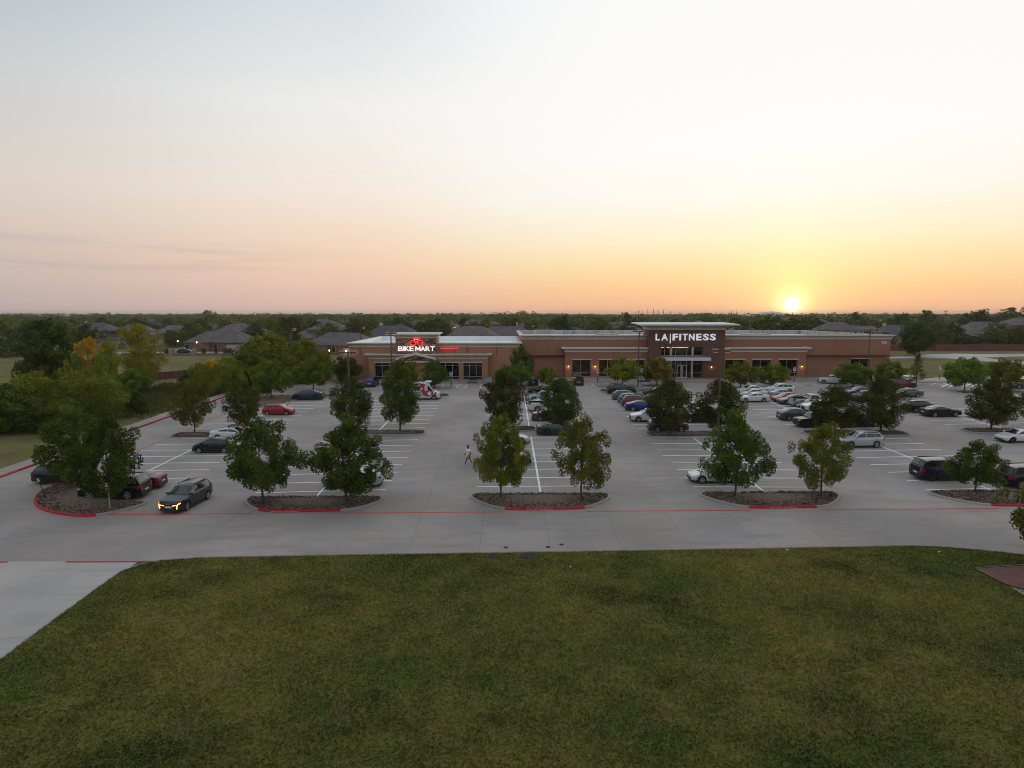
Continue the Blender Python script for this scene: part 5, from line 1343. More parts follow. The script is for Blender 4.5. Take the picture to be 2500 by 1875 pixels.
    P['license_plate'] = [MB().box(-h2 - .022, -h2 - .008, -.26, .26, sill + .36, sill + .50).mesh('license_plate', M['plate'])]
    lower = MB().box(-h2 + .02, h2 - .02, -W / 2 + .30, W / 2 - .30, r * .55, zc + .22)
    for sx_ in (-1, 1): lower.box(sx_ * h2 - .05, sx_ * h2 + .05 , -hw(h2) * .88, hw(h2) * .88, sill + .04, sill + .17)
    for s in (-1, 1): lower.box(xr + ar + .03, xf - ar - .03, s * W * .47 - .02, s * W * .47 + .02, sill - .06, sill + .05)
    P['underbody'] = [lower.mesh('underbody', M['trim'])]
    mir = []
    for s in (-1, 1):
        x = fr(cowl, rf, .28); y, z = section(x)[4]
        mir.append(MB().box(x - .07, x + .07, min(s * (y - .02), s * (y + .20)), max(s * (y - .02), s * (y + .20)), z - .0, z + .14).mesh('mirror', PAINT['silver']))
    P['mirror'] = mir
    hd = []
    if kind not in ('van',):
        for s in (-1, 1):
            for t in ((.33, .72) if kind != 'coupe' else (.4,)):
                x = fr(g0, g1, t) - .25; y = hw(x) * .99
                hd.append(MB().box(x, x + .18, min(s * y, s * (y + .025)), max(s * y, s * (y + .025)), zdk * .84, zdk * .84 + .03).mesh('door_handle', M['chrome']))
    P['door_handle'] = hd
    if 'bed' in K:
        a, b = K['bed'][1] * h2, K['bed'][0] * h2; w = W / 2 * .90; bd = MB(); z1, z0 = 1.32, .82
        bd.add([(a, -w, z1), (b, -w, z1), (b, w, z1), (a, w, z1), (a, -w, z0), (b, -w, z0), (b, w, z0), (a, w, z0)], [(4, 5, 6, 7), (0, 1, 5, 4), (1, 2, 6, 5), (2, 3, 7, 6), (3, 0, 4, 7)])
        P['truck_bed'] = [bd.mesh('truck_bed', M['trim'])]
    if kind in ('suv', 'wagon', 'bigsuv'):
        rl = []
        for s in (-1, 1):
            y = section((rf + rr) / 2)[5][0] * .93; z = top((rf + rr) / 2)
            rl.append(MB().box(fr(rr, rf, .1), fr(rr, rf, .85), s * y - .02, s * y + .02, z - .07, z - .005).mesh('roof_rail', M['trim']))
        P['roof_rail'] = rl
    P['_hz'] = hz; P['_hw'] = hw; P['_h2'] = h2; P['_top'] = top
    return P
CAR = {k: car_meshes(k) for k in KINDS}
def put_car(kind, color, x, y, heading, label, rim='rim', cat='car', name='parked_car', group='vehicles in the parking lot', bmat=None, scale=1.0):
    P = CAR[kind]; pm = PAINT[color]
    c = thing(name, label, cat, (x, y, .003), heading, group)
    if scale != 1: c.scale = (scale,) * 3
    for part, meshes in P.items():
        if part.startswith('_'): continue
        for me in meshes:
            o = link(part, me, c)
            if part in ('body', 'mirror'):
                o.material_slots[0].link = 'OBJECT'; o.material_slots[0].material = pm
    for xw, s in P['_wheels']:
        w = link('wheel', P['_tyre'], c); w.location = (xw, s * P['_wy'], P['_r']); w.rotation_euler = (0, random.uniform(0, 6), 0 if s > 0 else math.pi)
        q = link('rim', P['_rim'], w)
        if rim != 'rim': q.material_slots[0].link = 'OBJECT'; q.material_slots[0].material = M[rim]
    return c
def pxy(px, py, half=.93):
    x, y = G(px, py); return x * (1 + half / y), y + half
EAST, WEST, NORTH, SOUTH = 0.0, math.pi, math.pi / 2, -math.pi / 2
sk = lambda row: {'A': .045, 'B': .075, 'C': .02, 'D': -.015, 'E': .07, 'F': .09, 'G': .09}[row]
# kind, colour, px centre, py of the near wheels, heading, row, label, rim
cars = [
 ('bigsuv', 'black', 284, 1221.5, WEST, 'A', 'black SUV parked in the notch of the mulch island'), ('sedan', 'maroon', 330, 1197, WEST, 'A', 'maroon sedan parked next to the black SUV of the notched island'),
 ('suv', 'black', 160, 1183, EAST, 'A', 'dark SUV half hidden behind the oak at the notched island'), ('hatch', 'black', 524, 1107, WEST, 'A', 'small black hatchback with tall red tail lights'),
 ('fast', 'white', 569, 1076.5, EAST, 'A', 'white electric sedan with bicycles on its roof rack'), ('hatch', 'red', 681, 1014.6, EAST, 'A', 'bright red small hatchback'), ('cross', 'teal', 753, 977.5, WEST, 'A', 'dark teal crossover beside the tan mulch island'),
 ('sedan', 'silver', 864, 1192, WEST, 'B', 'silver white sedan under the broad spreading oak'),
 ('fast', 'silver', 1240, 1086, EAST, 'C', 'silver sedan seen through the yellowing oak'), ('suv', 'navy', 1236, 1138, EAST, 'C', 'dark navy SUV behind the yellowing oak'), 
 ('coupe', 'green', 1362, 1064, EAST, 'C', 'dark green muscle coupe with a rear spoiler'), ('sedan', 'grey', 1343, 1029, EAST, 'C', 'grey sedan behind the green coupe'), ('pickup', 'white', 1340, 1006, EAST, 'C', 'white pickup truck between the two dark elms'),
 ('sedan', 'white', 1333, 993, WEST, 'C', 'white car just behind the white pickup'), ('cross', 'paleblue', 1326, 980.5, WEST, 'C', 'pale blue silver crossover near the tan islands'), ('coupe', 'black', 1325, 963, WEST, 'C', 'black car in front of the small round tree'),
 ('suv', 'navy', 1517, 963, EAST, 'D', 'navy SUV beside the lamp drum'), ('wagon', 'greygreen', 1532, 977, EAST, 'D', 'grey green estate wagon next to the navy SUV'), ('hatch', 'turquoise', 1541, 985, EAST, 'D', 'turquoise hatchback behind the red SUV'),
 ('suv', 'ruby', 1556, 994, EAST, 'D', 'red SUV with black pillars'), ('fast', 'blue', 1566, 1004, EAST, 'D', 'vivid blue sedan in the row of the red SUV'), ('suv', 'white', 1583, 1031, WEST, 'D', 'white SUV parked nose out toward the aisle'),
 ('suv', 'grey', 1629, 1054.5, EAST, 'D', 'charcoal crossover under the wide elm'), ('bigsuv', 'black', 1708, 1032.5, WEST, 'D', 'black SUV with bright wheels beside the dark elm'), ('suv', 'white', 1692, 1011, WEST, 'D', 'white SUV behind the black one with bright wheels'),
 ('sedan', 'brown', 1606, 966, WEST, 'D', 'dark brown sedan right of the lamp drum'), ('sedan', 'silver', 1616, 977, WEST, 'D', 'silver sedan with a blue reflecting windshield behind the wide elm'),
 ('fast', 'white', 1697, 1181.5, WEST + .0, 'D', 'white coupe sedan with sporty wheels behind the tall dense oak'),
 ('sedan', 'white', 1838, 982.5, WEST, 'E', 'white sedan, front one of three beside the dark elm'), ('sedan', 'white', 1836, 972, WEST, 'E', 'white sedan, middle one of three beside the dark elm'), ('sedan', 'white', 1832, 963, WEST, 'E', 'white sedan, rear one of three beside the dark elm'),
 ('suv', 'white', 1902, 961.5, WEST, 'E', 'white SUV with black roof panel near the round trees'), ('sedan', 'paleblue', 1910, 973, EAST, 'E', 'pale blue sedan between the white SUV and the red sedan'), ('fast', 'red', 1922, 982, WEST, 'E', 'red sedan next to the silver pickup'),
 ('sedan', 'grey', 1938, 988, WEST, 'E', 'grey sedan squeezed between the red sedan and the silver pickup'), ('pickup', 'silver', 1976, 995, EAST, 'E', 'silver pickup truck with a black tonneau'), ('sedan', 'black', 1980, 1000, WEST, 'E', 'black sedan in front of the silver pickup'), ('suv', 'white', 1999, 1006, WEST, 'E', 'white SUV half behind the dark elm by the jeep'),
 ('cross', 'slate', 1944, 1028, EAST, 'E', 'slate grey angular crossover behind the jeep'), ('jeep', 'black', 1984, 1044.5, WEST, 'E', 'black off-roader with open fenders and a square windshield'), ('suv', 'black', 2100, 1043.5, EAST, 'E', 'black SUV hidden between the two layered elms'),
 ('suv', 'silver', 2097, 1094, WEST, 'E', 'pale silver crossover parked alone in the row'), ('bigsuv', 'navy', 2298, 1175, EAST, 'E', 'navy boxy SUV with chrome tailgate strip'), ('bigsuv', 'black', 2509, 1194, EAST, 'E', 'black SUV behind the small oak with bare twigs'),
 ('coupe', 'black', 2294, 1018.5, EAST, 'F', 'black muscle coupe with bright wheels'), ('suv', 'black', 2248, 1008, EAST, 'F', 'black crossover directly behind the black coupe'), ('sedan', 'greygreen', 2212, 970.5, WEST, 'F', 'old grey green sedan with steel wheels'),
 ('suv', 'maroon', 2200, 949, EAST, 'F', 'dark red SUV behind the old grey green sedan'), ('sedan', 'blue', 2096, 967, WEST, 'F', 'bright blue sedan between the two trees of the end wall'), ('suv', 'brown', 2112, 981, WEST, 'F', 'dark car behind the layered elm'),
 ('fast', 'white', 2486, 1082, WEST, 'F', 'white electric sedan at the last island'), ('sedan', 'silver', 2408, 1021, WEST, 'F', 'silver sedan behind the layered elm of the last island'), ('suv', 'grey', 2496, 949, WEST, 'G', 'grey SUV at the far edge of the lot'), ('bigsuv', 'tan', 2512, 986, WEST, 'G', 'cream and black SUV at the far row'),
]
for kind, colr, px, py, hd, row, lab in cars:
    x, y = pxy(px, py, KINDS[kind]['W'] / 2 - .02)
    if kind != 'fast' or px != 1697: pass
    if px == 1697: x, y = pxy(1747, 1181.5)
    dark = lab.startswith(('navy boxy', 'black off', 'white electric sedan at', 'dark'))
    put_car(kind, colr, x, y, hd + sk(row) * .8 + random.uniform(-.015, .015), lab, 'rim_dark' if dark else 'rim')
# cars nosed in to the shops
for kind, colr, px, py, hd, lab in [('suv', 'blue', 908, 946, NORTH, 'royal blue SUV parked at the bike shop corner'), ('hatch', 'slate', 1192, 944, SOUTH, 'slate blue car backed up to the bike shop wall'), ('bigsuv', 'black', 1301, 943, NORTH, 'black SUV nosed in by the tall pointed tree'),
        ('pickup', 'brown', 1409, 942, NORTH, 'dark pickup carrying a yellow crate before the lit windows'), ('sedan', 'white', 1880, 941, NORTH + .35, 'white sedan with red tail lights behind the round tree'),
        ('jeep', 'black', 2098, 941, NORTH + .3, 'black off-roader behind the bright round tree at the end wall'), ('sedan', 'white', 2203, 932, NORTH, 'white car at the corner of the fitness building')]:
    x, y = G(px, py); y += KINDS[kind]['L'] / 2; x *= 1 + (KINDS[kind]['L'] / 2) / y
    put_car(kind, colr, x, y, hd, lab)
x, y = pxy(2037, 939, 1.0); wt = put_car('pickup', 'white', x, y + .6, R(160), 'small white pickup standing askew at the end wall', scale=.86)
x, y = G(1402, 942); o = MB().box(-.55, .35, -.45, .45, 0, .6).build('crate', mat('yellow_wood', (.42, .27, .08), .7, var=.2, vscale=3)); o.location = (x, y + .75, .86); tag(o, 'yellow wooden crate in the bed of the dark pickup', 'crate')
# the grey SUV pulling out with its lights on
fx, fy = G(449, 1247); rx, ry = G(493.6, 1222)
hd = math.atan2(-1, -.10)
mv = put_car('suv', 'charcoal', -24.95, 49.6, hd, 'dark grey SUV driving out with glowing amber turn lights', name='moving_car')
P = CAR['suv']; h2 = P['_h2']; hz = P['_hz']; wi = P['_hw'](h2)
for o in list(mv.children):
    if o.name.startswith('headlight'):
        bpy.data.objects.remove(o)
for s in (-1, 1):
    b = MB(); xo = h2 + .03
    b.add([(xo, s * wi * .42, hz - .16), (xo, s * (wi - .06), hz - .09), (xo - .02, s * (wi - .02), hz - .03), (xo, s * (wi - .02), hz - .12), (xo, s * wi * .45, hz - .21)], [(0, 1, 2, 3, 4)] if s > 0 else [(4, 3, 2, 1, 0)])
    b.add([(xo, s * (wi - .12), hz - .12), (xo, s * (wi - .02), hz - .12), (xo, s * (wi - .05), hz - .42), (xo, s * (wi - .12), hz - .42)], [(0, 1, 2, 3)] if s < 0 else [(3, 2, 1, 0)])
    b.add([(xo - .02, s * (wi - .02), hz - .03), (h2 * .91, s * (P['_hw'](h2 * .91) + .012), hz + .02), (h2 * .91, s * (P['_hw'](h2 * .91) + .012), hz - .04), (xo, s * (wi - .02), hz - .12)], [(0, 1, 2, 3), (3, 2, 1, 0)])
    b.build('headlight', M['amber_on'], mv)
MB().box(h2 + .013, h2 + .03, -.26, .26, .48, .62).build('license_plate', M['plate'], mv)
MB().box(h2 + .0, h2 + .03, -.55, .55, .30, .35).build('skid_plate', M['chrome'], mv)
me = fit(char_mesh('KIA', .2, .004, .003, M['chrome'], 'emblem'), -.14, .14, hz - .10, hz - .04, 0, .01)
e = link('emblem', me, mv); e.location = (h2 + .02, 0, 0); e.rotation_euler = (0, 0, math.pi / 2)
# ---------------------------------------------------------------- the bike shop's van
x, y = pxy(1060.5, 976.5, 1.0)
vk = KINDS['van']; xf = vk['L'] / 2 - vk['fo']
van = put_car('van', 'white', x - xf, y, .03, 'white and red bike shop van with stars and lettering on its side', cat='van', name='delivery_van')
hwv = CAR['van']['_hw']; h2 = vk['L'] / 2; RED = mat('van_wrap_red', (.45, .012, .045), .35, coat=.5); BLK = mat('van_wrap_black', (.012, .014, .018), .3, coat=.5)
def decal(pts, m, off, name='decal', par=None):
    "a flat print on the camera side of the van (x forward, z up), following its flank"
    def yy(x, z):
        zs = 1.36; w = hwv(x)
        return -(w * (1.0 if z < 1.2 else 1.0 - (z - 1.2) * .045)) - off
    b = MB(); b.add([(px_, yy(px_, pz_), pz_) for px_, pz_ in pts], [tuple(range(len(pts)))])
    me = b.mesh(name, m)
    bmm = bmesh.new(); bmm.from_mesh(me); bmesh.ops.recalc_face_normals(bmm, faces=bmm.faces); bmm.to_mesh(me); bmm.free()
    return link(name, me, par or van)
def star(cx, cz, r, m, off, rot=.3):
    decal([(cx + rr * math.cos(rot + math.pi / 5 * k), cz + rr * math.sin(rot + math.pi / 5 * k)) for k in range(10) for rr in [r if k % 2 == 0 else r * .45]], m, off, 'star')
put_c = lambda pts, m, off: decal(pts, m, off)
put_c([(1.05, .62), (1.6, .50), (2.0, .78), (2.35, .86), (2.75, .78), (2.9, 1.15), (2.5, 1.30), (1.75, 1.45), (.95, 1.45), (.35, 1.42)], RED, .022)
put_c([(.35, 1.45), (1.0, 1.45), (1.0, 2.45), (.45, 2.45)], RED, .024)
put_c([(-.9, 2.15), (.45, 2.15), (1.0, 2.2), (1.15, 2.5), (-.2, 2.52)], RED, .026)
put_c([(-3.1, 1.52), (.3, 1.52), (.3, 2.08), (-3.1, 2.08)], BLK, .022)
put_c([(-3.1, .72), (1.1, .72), (.95, .86), (-3.1, .86)], mat('van_wrap_blue', (.03, .10, .14), .35), .022)
for cx, cz, r in ((1.75, 1.02, .42), (.55, 1.75, .24), (.2, 2.32, .24), (2.5, 1.12, .2), (-.6, 2.3, .18)): star(cx, cz, r, M['letter_white'], .032)
def van_text(s, x0, x1, z0, z1, m, off=.034):
    me = fit(char_mesh(s, .5, .002, .004, m, 'lettering'), x0, x1, z0, z1, -.002, 0); o = link('lettering', me, van); o.location = (0, -(hwv(0) * (1.0 if z1 < 1.2 else .985)) - off, 0)
van_text('BIKE MART', -2.3, -.55, 1.60, 1.85, M['letter_white'])
van_text('TREK', -.9, .55, 1.02, 1.25, BLK)
MB().box(1.1, 2.0, -.55, .55, 2.70, 2.86).build('roof_vent', M['letter_white'], van)
# ---------------------------------------------------------------- bikes on the roof of the white car
wc = [o for o in bpy.data.objects if o.get('label') == 'white electric sedan with bicycles on its roof rack'][0]
wx, wy = wc.location.x, wc.location.y
def bicycle(x, y, z, label, colr):
    t_ = thing('bicycle', label, 'bicycle', (x, y, z), 0, 'bicycles on the roof rack')
    for c in (-.5, .52):
        mb = MB()
        for k in range(18):
            a, b = 2 * math.pi * k / 18, 2 * math.pi * (k + 1) / 18
            mb.tube((c + .31 * math.cos(a), .31 * math.sin(a), .06), (c + .31 * math.cos(b), .31 * math.sin(b), .06), .018, .018, 5, cap=False)
        mb.build('wheel', M['tyre'], t_)
    mb = MB()
    for a, b in (((-.5, 0), (-.1, -.02)), ((-.1, -.02), (-.22, .42)), ((-.22, .36), (.36, .40)), ((-.1, -.02), (.38, .34)), ((.36, .46), (.52, 0)), ((-.5, 0), (-.2, .36))): mb.tube((a[0], a[1], .07), (b[0], b[1], .07), .02, .02, 6)
    mb.build('frame', colr, t_)
    mb = MB(); mb.tube((.34, .5, -.02), (.34, .5, .24), .015, .015, 6); mb.build('handlebar', M['black_metal'], t_)
    MB().box(-.32, -.14, .42, .46, .04, .12).build('saddle', M['black_metal'], t_)
    return t_
bicycle(wx + .15, wy - .38, 1.50, 'black bicycle lying on the rack of the white car, lower of the two', M['black_metal'])
bicycle(wx + .32, wy + .05, 1.56, 'grey bicycle lying on the rack of the white car, upper of the two', M['rim_dark'])
rk = MB(); [rk.box(a, a + .05, -.7, .7, 1.42, 1.47) for a in (-.3, .55)]
rk.build('roof_rack', M['black_metal'], wc)
# ================================================================== THE NEIGHBOURHOOD BEHIND
M['shingle'] = mat('grey_shingles', (0.119, 0.105, 0.105), .9, var=.22, vscale=.5, bump=.2, bscale=6)
M['shingle_b'] = mat('brown_shingles', (0.140, 0.115, 0.105), .9, var=.22, vscale=.5, bump=.2, bscale=6)
M['shingle_c'] = mat('slate_shingles', (0.084, 0.084, 0.101), .9, var=.22, vscale=.5, bump=.2, bscale=6)
M['house_brick'] = mat('house_brick', (.24, .115, .085), .9, var=.25, vscale=1.5)
M['house_tan'] = mat('house_tan_brick', (.30, .24, .195), .9, var=.2, vscale=1.5)
M['house_pale'] = mat('pale_siding', (.42, .39, .36), .85, var=.1, vscale=1)
M['house_trim'] = mat('house_trim', (.5, .47, .43), .7)
M['house_glass'] = mat('house_glass', (.03, .035, .04), .08, spec=.8)
M['porch_light'] = mat('porch_light', (.9, .85, .7), .4, emit=(1, .85, .55), estr=14)
def hip(mb, x0, x1, y0, y1, z, pitch, ov=.5):
    x0, x1, y0, y1 = x0 - ov, x1 + ov, y0 - ov, y1 + ov
    w = min(x1 - x0, y1 - y0) / 2; h = w * pitch
    if x1 - x0 >= y1 - y0: r0, r1 = (x0 + w, (y0 + y1) / 2, z + h), (x1 - w, (y0 + y1) / 2, z + h)
    else: r0, r1 = ((x0 + x1) / 2, y0 + w, z + h), ((x0 + x1) / 2, y1 - w, z + h)
    v = [(x0, y0, z), (x1, y0, z), (x1, y1, z), (x0, y1, z), r0, r1, (x0, y0, z - .18), (x1, y0, z - .18), (x1, y1, z - .18), (x0, y1, z - .18)]
    f = [(0, 1, 5, 4), (1, 2, 5), (2, 3, 4, 5), (3, 0, 4)] if x1 - x0 >= y1 - y0 else [(0, 1, 4), (1, 2, 5, 4), (2, 3, 5), (3, 0, 4, 5)]
    mb.add(v, f + [(6, 7, 1, 0), (7, 8, 2, 1), (8, 9, 3, 2), (9, 6, 0, 3), (9, 8, 7, 6)])
    return h
def house_parts(seed):
    r = random.Random(seed); two = seed % 3 == 2
    W, Dp = r.uniform(18, 23), r.uniform(10.5, 13); e = 3.0; pt = r.uniform(.46, .58)
    wallm = ['house_brick', 'house_tan', 'house_brick', 'house_tan', 'house_brick', 'house_pale'][seed % 6]; rm = ['shingle', 'shingle_b', 'shingle', 'shingle_c', 'shingle_b', 'shingle'][seed % 6]
    w, f = MB(), MB(); parts = []
    w.box(-W / 2, W / 2, -Dp / 2, Dp / 2, -1.5, e); hip(f, -W / 2, W / 2, -Dp / 2, Dp / 2, e, pt)
    a = r.choice([-1, 1]); gx0, gx1 = sorted((a * W * .08, a * W * .46))
    w.box(gx0, gx1, -Dp / 2 - 2.6, -Dp / 2 + .5, -1.5, e); hip(f, gx0, gx1, -Dp / 2 - 2.6, Dp * .15, e + .03, pt)
    b0, b1 = sorted((-a * W * .12, -a * W * .40)); w.box(b0, b1, -Dp / 2 - .9, Dp / 2 + 2.4, -1.5, e); hip(f, b0, b1, -Dp / 2 - .9, Dp / 2 + 2.4, e + .05, pt + .06)
    if two:
        q0, q1 = sorted((-a * W * .42, a * W * .22)); w.box(q0, q1, -Dp * .28, Dp * .42, e, 5.7); hip(f, q0, q1, -Dp * .28, Dp * .42, 5.7, pt)
    parts += [('wall', w.mesh('wall', M['house_pale'] if two and wallm == 'house_tan' else M[wallm]), None), ('roof', f.mesh('roof', M[rm]), None)]
    ch = MB(); cx = -a * W * .2; ch.box(cx - .4, cx + .4, Dp * .1, Dp * .1 + .7, 3, e + Dp / 2 * pt + .7); ch.box(cx - .48, cx + .48, Dp * .1 - .08, Dp * .1 + .78, e + Dp / 2 * pt + .7, e + Dp / 2 * pt + .85)
    if seed in (3,): parts.append(('chimney', ch.mesh('chimney', M['house_trim'] if seed % 2 else M[wallm]), None))
    vt = MB(); [vt.tube((a * W * .1 + k * .9, .8 + k * .4, 4), (a * W * .1 + k * .9, .8 + k * .4, e + Dp * .5 * pt * .85), .08, .08, 6) for k in range(3)]
    parts.append(('vent_pipe', vt.mesh('vent_pipe', M['house_trim']), None))
    xs_ = [-a * W * q for q in (.46, .26, .04)]
    for k, x in enumerate(xs_):
        y = -Dp / 2 - (.9 if k == 1 else 0)
        if k == 1:
            d = MB().box(x - .55, x + .55, y - .09, y - .01, 0, 2.2); parts.append(('door', d.mesh('door', M['shingle_b']), None)); continue
        g_ = MB().box(x - .75, x + .75, y - .08, y - .01, .8, 2.4); parts.append(('window', g_.mesh('window', M['house_trim']), MB().box(x - .66, x + .66, y - .1, y - .081, .88, 2.32).mesh('pane', M['house_glass'])))
    gd = MB().box((gx0 + gx1) / 2 - 2.4, (gx0 + gx1) / 2 + 2.4, -Dp / 2 - 2.68, -Dp / 2 - 2.61, 0, 2.3); parts.append(('garage_door', gd.mesh('garage_door', M['house_pale']), None))
    if two:
        for x in (q0 + 1.5, q1 - 1.5):
            g_ = MB().box(x - .6, x + .6, -Dp * .28 - .08, -Dp * .28 - .01, 3.9, 5.2); parts.append(('window', g_.mesh('window', M['house_trim']), MB().box(x - .52, x + .52, -Dp * .28 - .1, -Dp * .28 - .081, 3.98, 5.12).mesh('pane', M['house_glass'])))
    return parts, W
HOUSES = [house_parts(k) for k in range(6)]
def put_house(k, x, y, rz, label, group, full=True, s=1.0, dz=0.0):
    s *= .84; t_ = thing('house', label, 'house', (x, y, ground_z(x, y) + dz), rz, group, (s, s, s * 1.08))
    for nm_, me, sub in HOUSES[k][0]:
        if not full and nm_ not in ('wall', 'roof', 'chimney'): continue
        o = link(nm_, me, t_)
        if sub: link('pane', sub, o)
    return t_
HS = []
def ph(px, d, k, rz, label, group=None, s=1.0, dz=0.0):
    x = XD(px, d); HS.append((x, d)); return put_house(k, x, d, rz, label, group, True, s, dz)
ph(548, 208, 0, .12, 'low brick house with a wide hipped roof beyond the field', s=1.05)
ph(322, 232, 5, .3, 'pale two storey house behind the cottonwood')
ph(236, 300, 3, .2, 'grey roofed house with a tall pale chimney above the golden tree', s=1.25)
ph(432, 285, 1, .1, 'brown roofed house left of the low brick house')
ph(590, 236, 2, -.2, 'two storey house right of the low brick house')
ph(840, 192, 0, -.15, 'brick house with grey roof at the corner of the bike shop', s=1.05)
ph(790, 236, 2, .1, 'taller house behind the willow at the bike shop', s=1.1)
ph(960, 222, 3, .05, 'broad grey roof behind the bike shop tower', s=1.3)
ph(1155, 216, 1, -.05, 'brown hipped roof behind the white roof of the bike shop', s=1.2)
ph(1236, 226, 0, .1, 'grey hipped roof at the joint of the two shops', s=1.2)
ph(1330, 252, 4, 0, 'low roof behind the left end of the fitness roof')
ph(1522, 262, 0, .1, 'grey roof left of the fitness tower', s=1.1)
ph(1812, 262, 1, .0, 'roof right of the fitness tower')
ph(2030, 228, 5, -.1, 'two storey house behind the right end of the fitness roof', s=1.1)
ph(2100, 238, 4, 0, 'long brown roof behind the lamp post of the end wall', s=1.25)
ph(2190, 252, 3, .1, 'slate roof behind the solitary dark tree', s=1.2)
ph(2400, 258, 1, -.1, 'brown roof above the board fence and dark trees', s=1.3)
ph(2490, 262, 2, .1, 'tall roof at the far end of the board fence', s=1.3)
ph(2345, 232, 4, .05, 'low roof just behind the board fence', s=1.0, dz=-.8)
HLAB = ['low brick house with a grey hipped roof', 'low tan house with a brown hipped roof', 'two storey brick house with a grey roof', 'tan house with a slate roof and a pale chimney', 'low brick house with a brown hipped roof', 'pale two storey house with a grey roof']
TLAB = ['broad mid green tree', 'dark rounded tree', 'tall oval green tree', 'broad dark olive tree', 'yellow green oval tree']
rh = random.Random(5)
for d0 in (268, 310, 352, 398, 450, 505, 570, 640, 720):
    x = -.84 * d0
    while x < .86 * d0:
        d = d0 + rh.uniform(-6, 6); px = VPX + x / d * FPX
        keep = .22 if px < 700 else .55
        if rh.random() < keep and not any(abs(x - a) < 19 and abs(d - b) < 20 for a, b in HS):
            kk = rh.randrange(6); HS.append((x, d)); put_house(kk, x, d, rh.choice([0, math.pi, math.pi / 2, 0]) + rh.uniform(-.15, .15), HLAB[kk] + ' among trees in the far neighbourhood', 'houses of the far neighbourhood', d < 300, rh.uniform(.9, 1.15))
        x += rh.uniform(19, 25)
# ------------------------------------------------------------------ trees of the neighbourhood
def bt(kind, px, d, top, wpx, label):
    z = ground_z(0, d); x = XD(px, d); ppm = FPX / d
    put_tree(kind, x, d, max(3, ZY(top, d) - z), wpx / ppm, label, 'tree', None, z, None, 'background_tree')
for a in [('bg1', 626, 216, 787, 56, 'dark round tree beside the low brick house'), ('bg0', 708, 262, 772, 88, 'big dark tree above the willow row'), ('bg1', 1068, 236, 779, 84, 'big dark tree behind the stone sign tower'),
          ('bg1', 1372, 262, 770, 56, 'dark tree behind the left fitness roof'), ('bg2', 1460, 250, 774, 78, 'broad dark tree behind the fitness roof'), ('bg3', 1876, 242, 770, 80, 'dark tree left of the setting sun'), ('bg3', 1945, 238, 774, 90, 'olive tree under the setting sun'),
          ('bg4', 1186, 262, 776, 26, 'light green tree between the roofs'), ('bg4', 897, 212, 806, 30, 'light green tree behind the bike shop roof'), ('bg1', 1531, 420, 763, 26, 'pointed dark tree breaking the horizon'),
          ('bg2', 2264, 262, 758, 54, 'tall tree above the solitary dark tree'), ('bg0', 2200, 280, 766, 56, 'tall tree behind the slate roof'), ('bg1', 2390, 330, 756, 84, 'tall dark trees on the right skyline by the wooden pole'),
          ('bg2', 2475, 330, 751, 80, 'domed tree on the right skyline'), ('bg1', 2330, 222, 792, 60, 'dark tree directly behind the board fence'), ('bg2', 2286, 236, 784, 46, 'tree in the gap between two roofs'),
          ('bg2', 2428, 216, 803, 70, 'bushy tree overhanging the board fence'), ('bg3', 2486, 214, 800, 66, 'bushy tree at the far end of the fence'), ('bg1', 2372, 216, 818, 60, 'low bush over the board fence'),
          ('bg1', 2088, 400, 762, 46, 'dark tree on the skyline right of the sun'), ('bg0', 510, 640, 757, 40, 'domed tree standing above the left skyline'), ('bg1', 60, 190, 800, 130, 'dark wood edge beyond the pale field'), ('bg2', 10, 180, 810, 120, 'dark bushes at the edge of the pale field'),
          ('bg1', 125, 205, 790, 70, 'dark tree behind the creek tree'), ('bg0', 270, 226, 806, 66, 'tree before the pale two storey house'), ('bg0', 440, 224, 808, 70, 'bushy trees left of the low brick house'), ('bg3', 480, 240, 806, 60, 'bush behind the low brick house'),
          ('bg0', 690, 228, 808, 60, 'spreading tree right of the low brick house'), ('bg2', 2165, 205, 812, 52, 'dark tree behind the end of the fitness building'), ('bg1', 2120, 212, 806, 40, 'low tree behind the lamp post of the end wall')]: bt(*a)
cnt = 0; rt = random.Random(9)
while cnt < 258:
    d = 205 + 190 * rt.random() ** .8; x = rt.uniform(-.84, .86) * d; px = VPX + x / d * FPX
    if any(abs(x - a) < 9.5 and abs(d - b) < 8.5 for a, b in HS): continue
    if 860 < px < 2170 and d < 218: continue
    if px < 640 and d < 215 and px > 130: continue
    if px > 2170 and d < 214: continue
    h = rt.uniform(5.0, 9.5); w = h * rt.uniform(.8, 1.15)
    kk = rt.choice([0, 1, 2, 3, 0, 2, 4]); put_tree('bg%d' % kk, x, d, h, w, TLAB[kk] + ' among the far houses', 'tree', 'trees of the far neighbourhood', None, None, 'background_tree'); cnt += 1
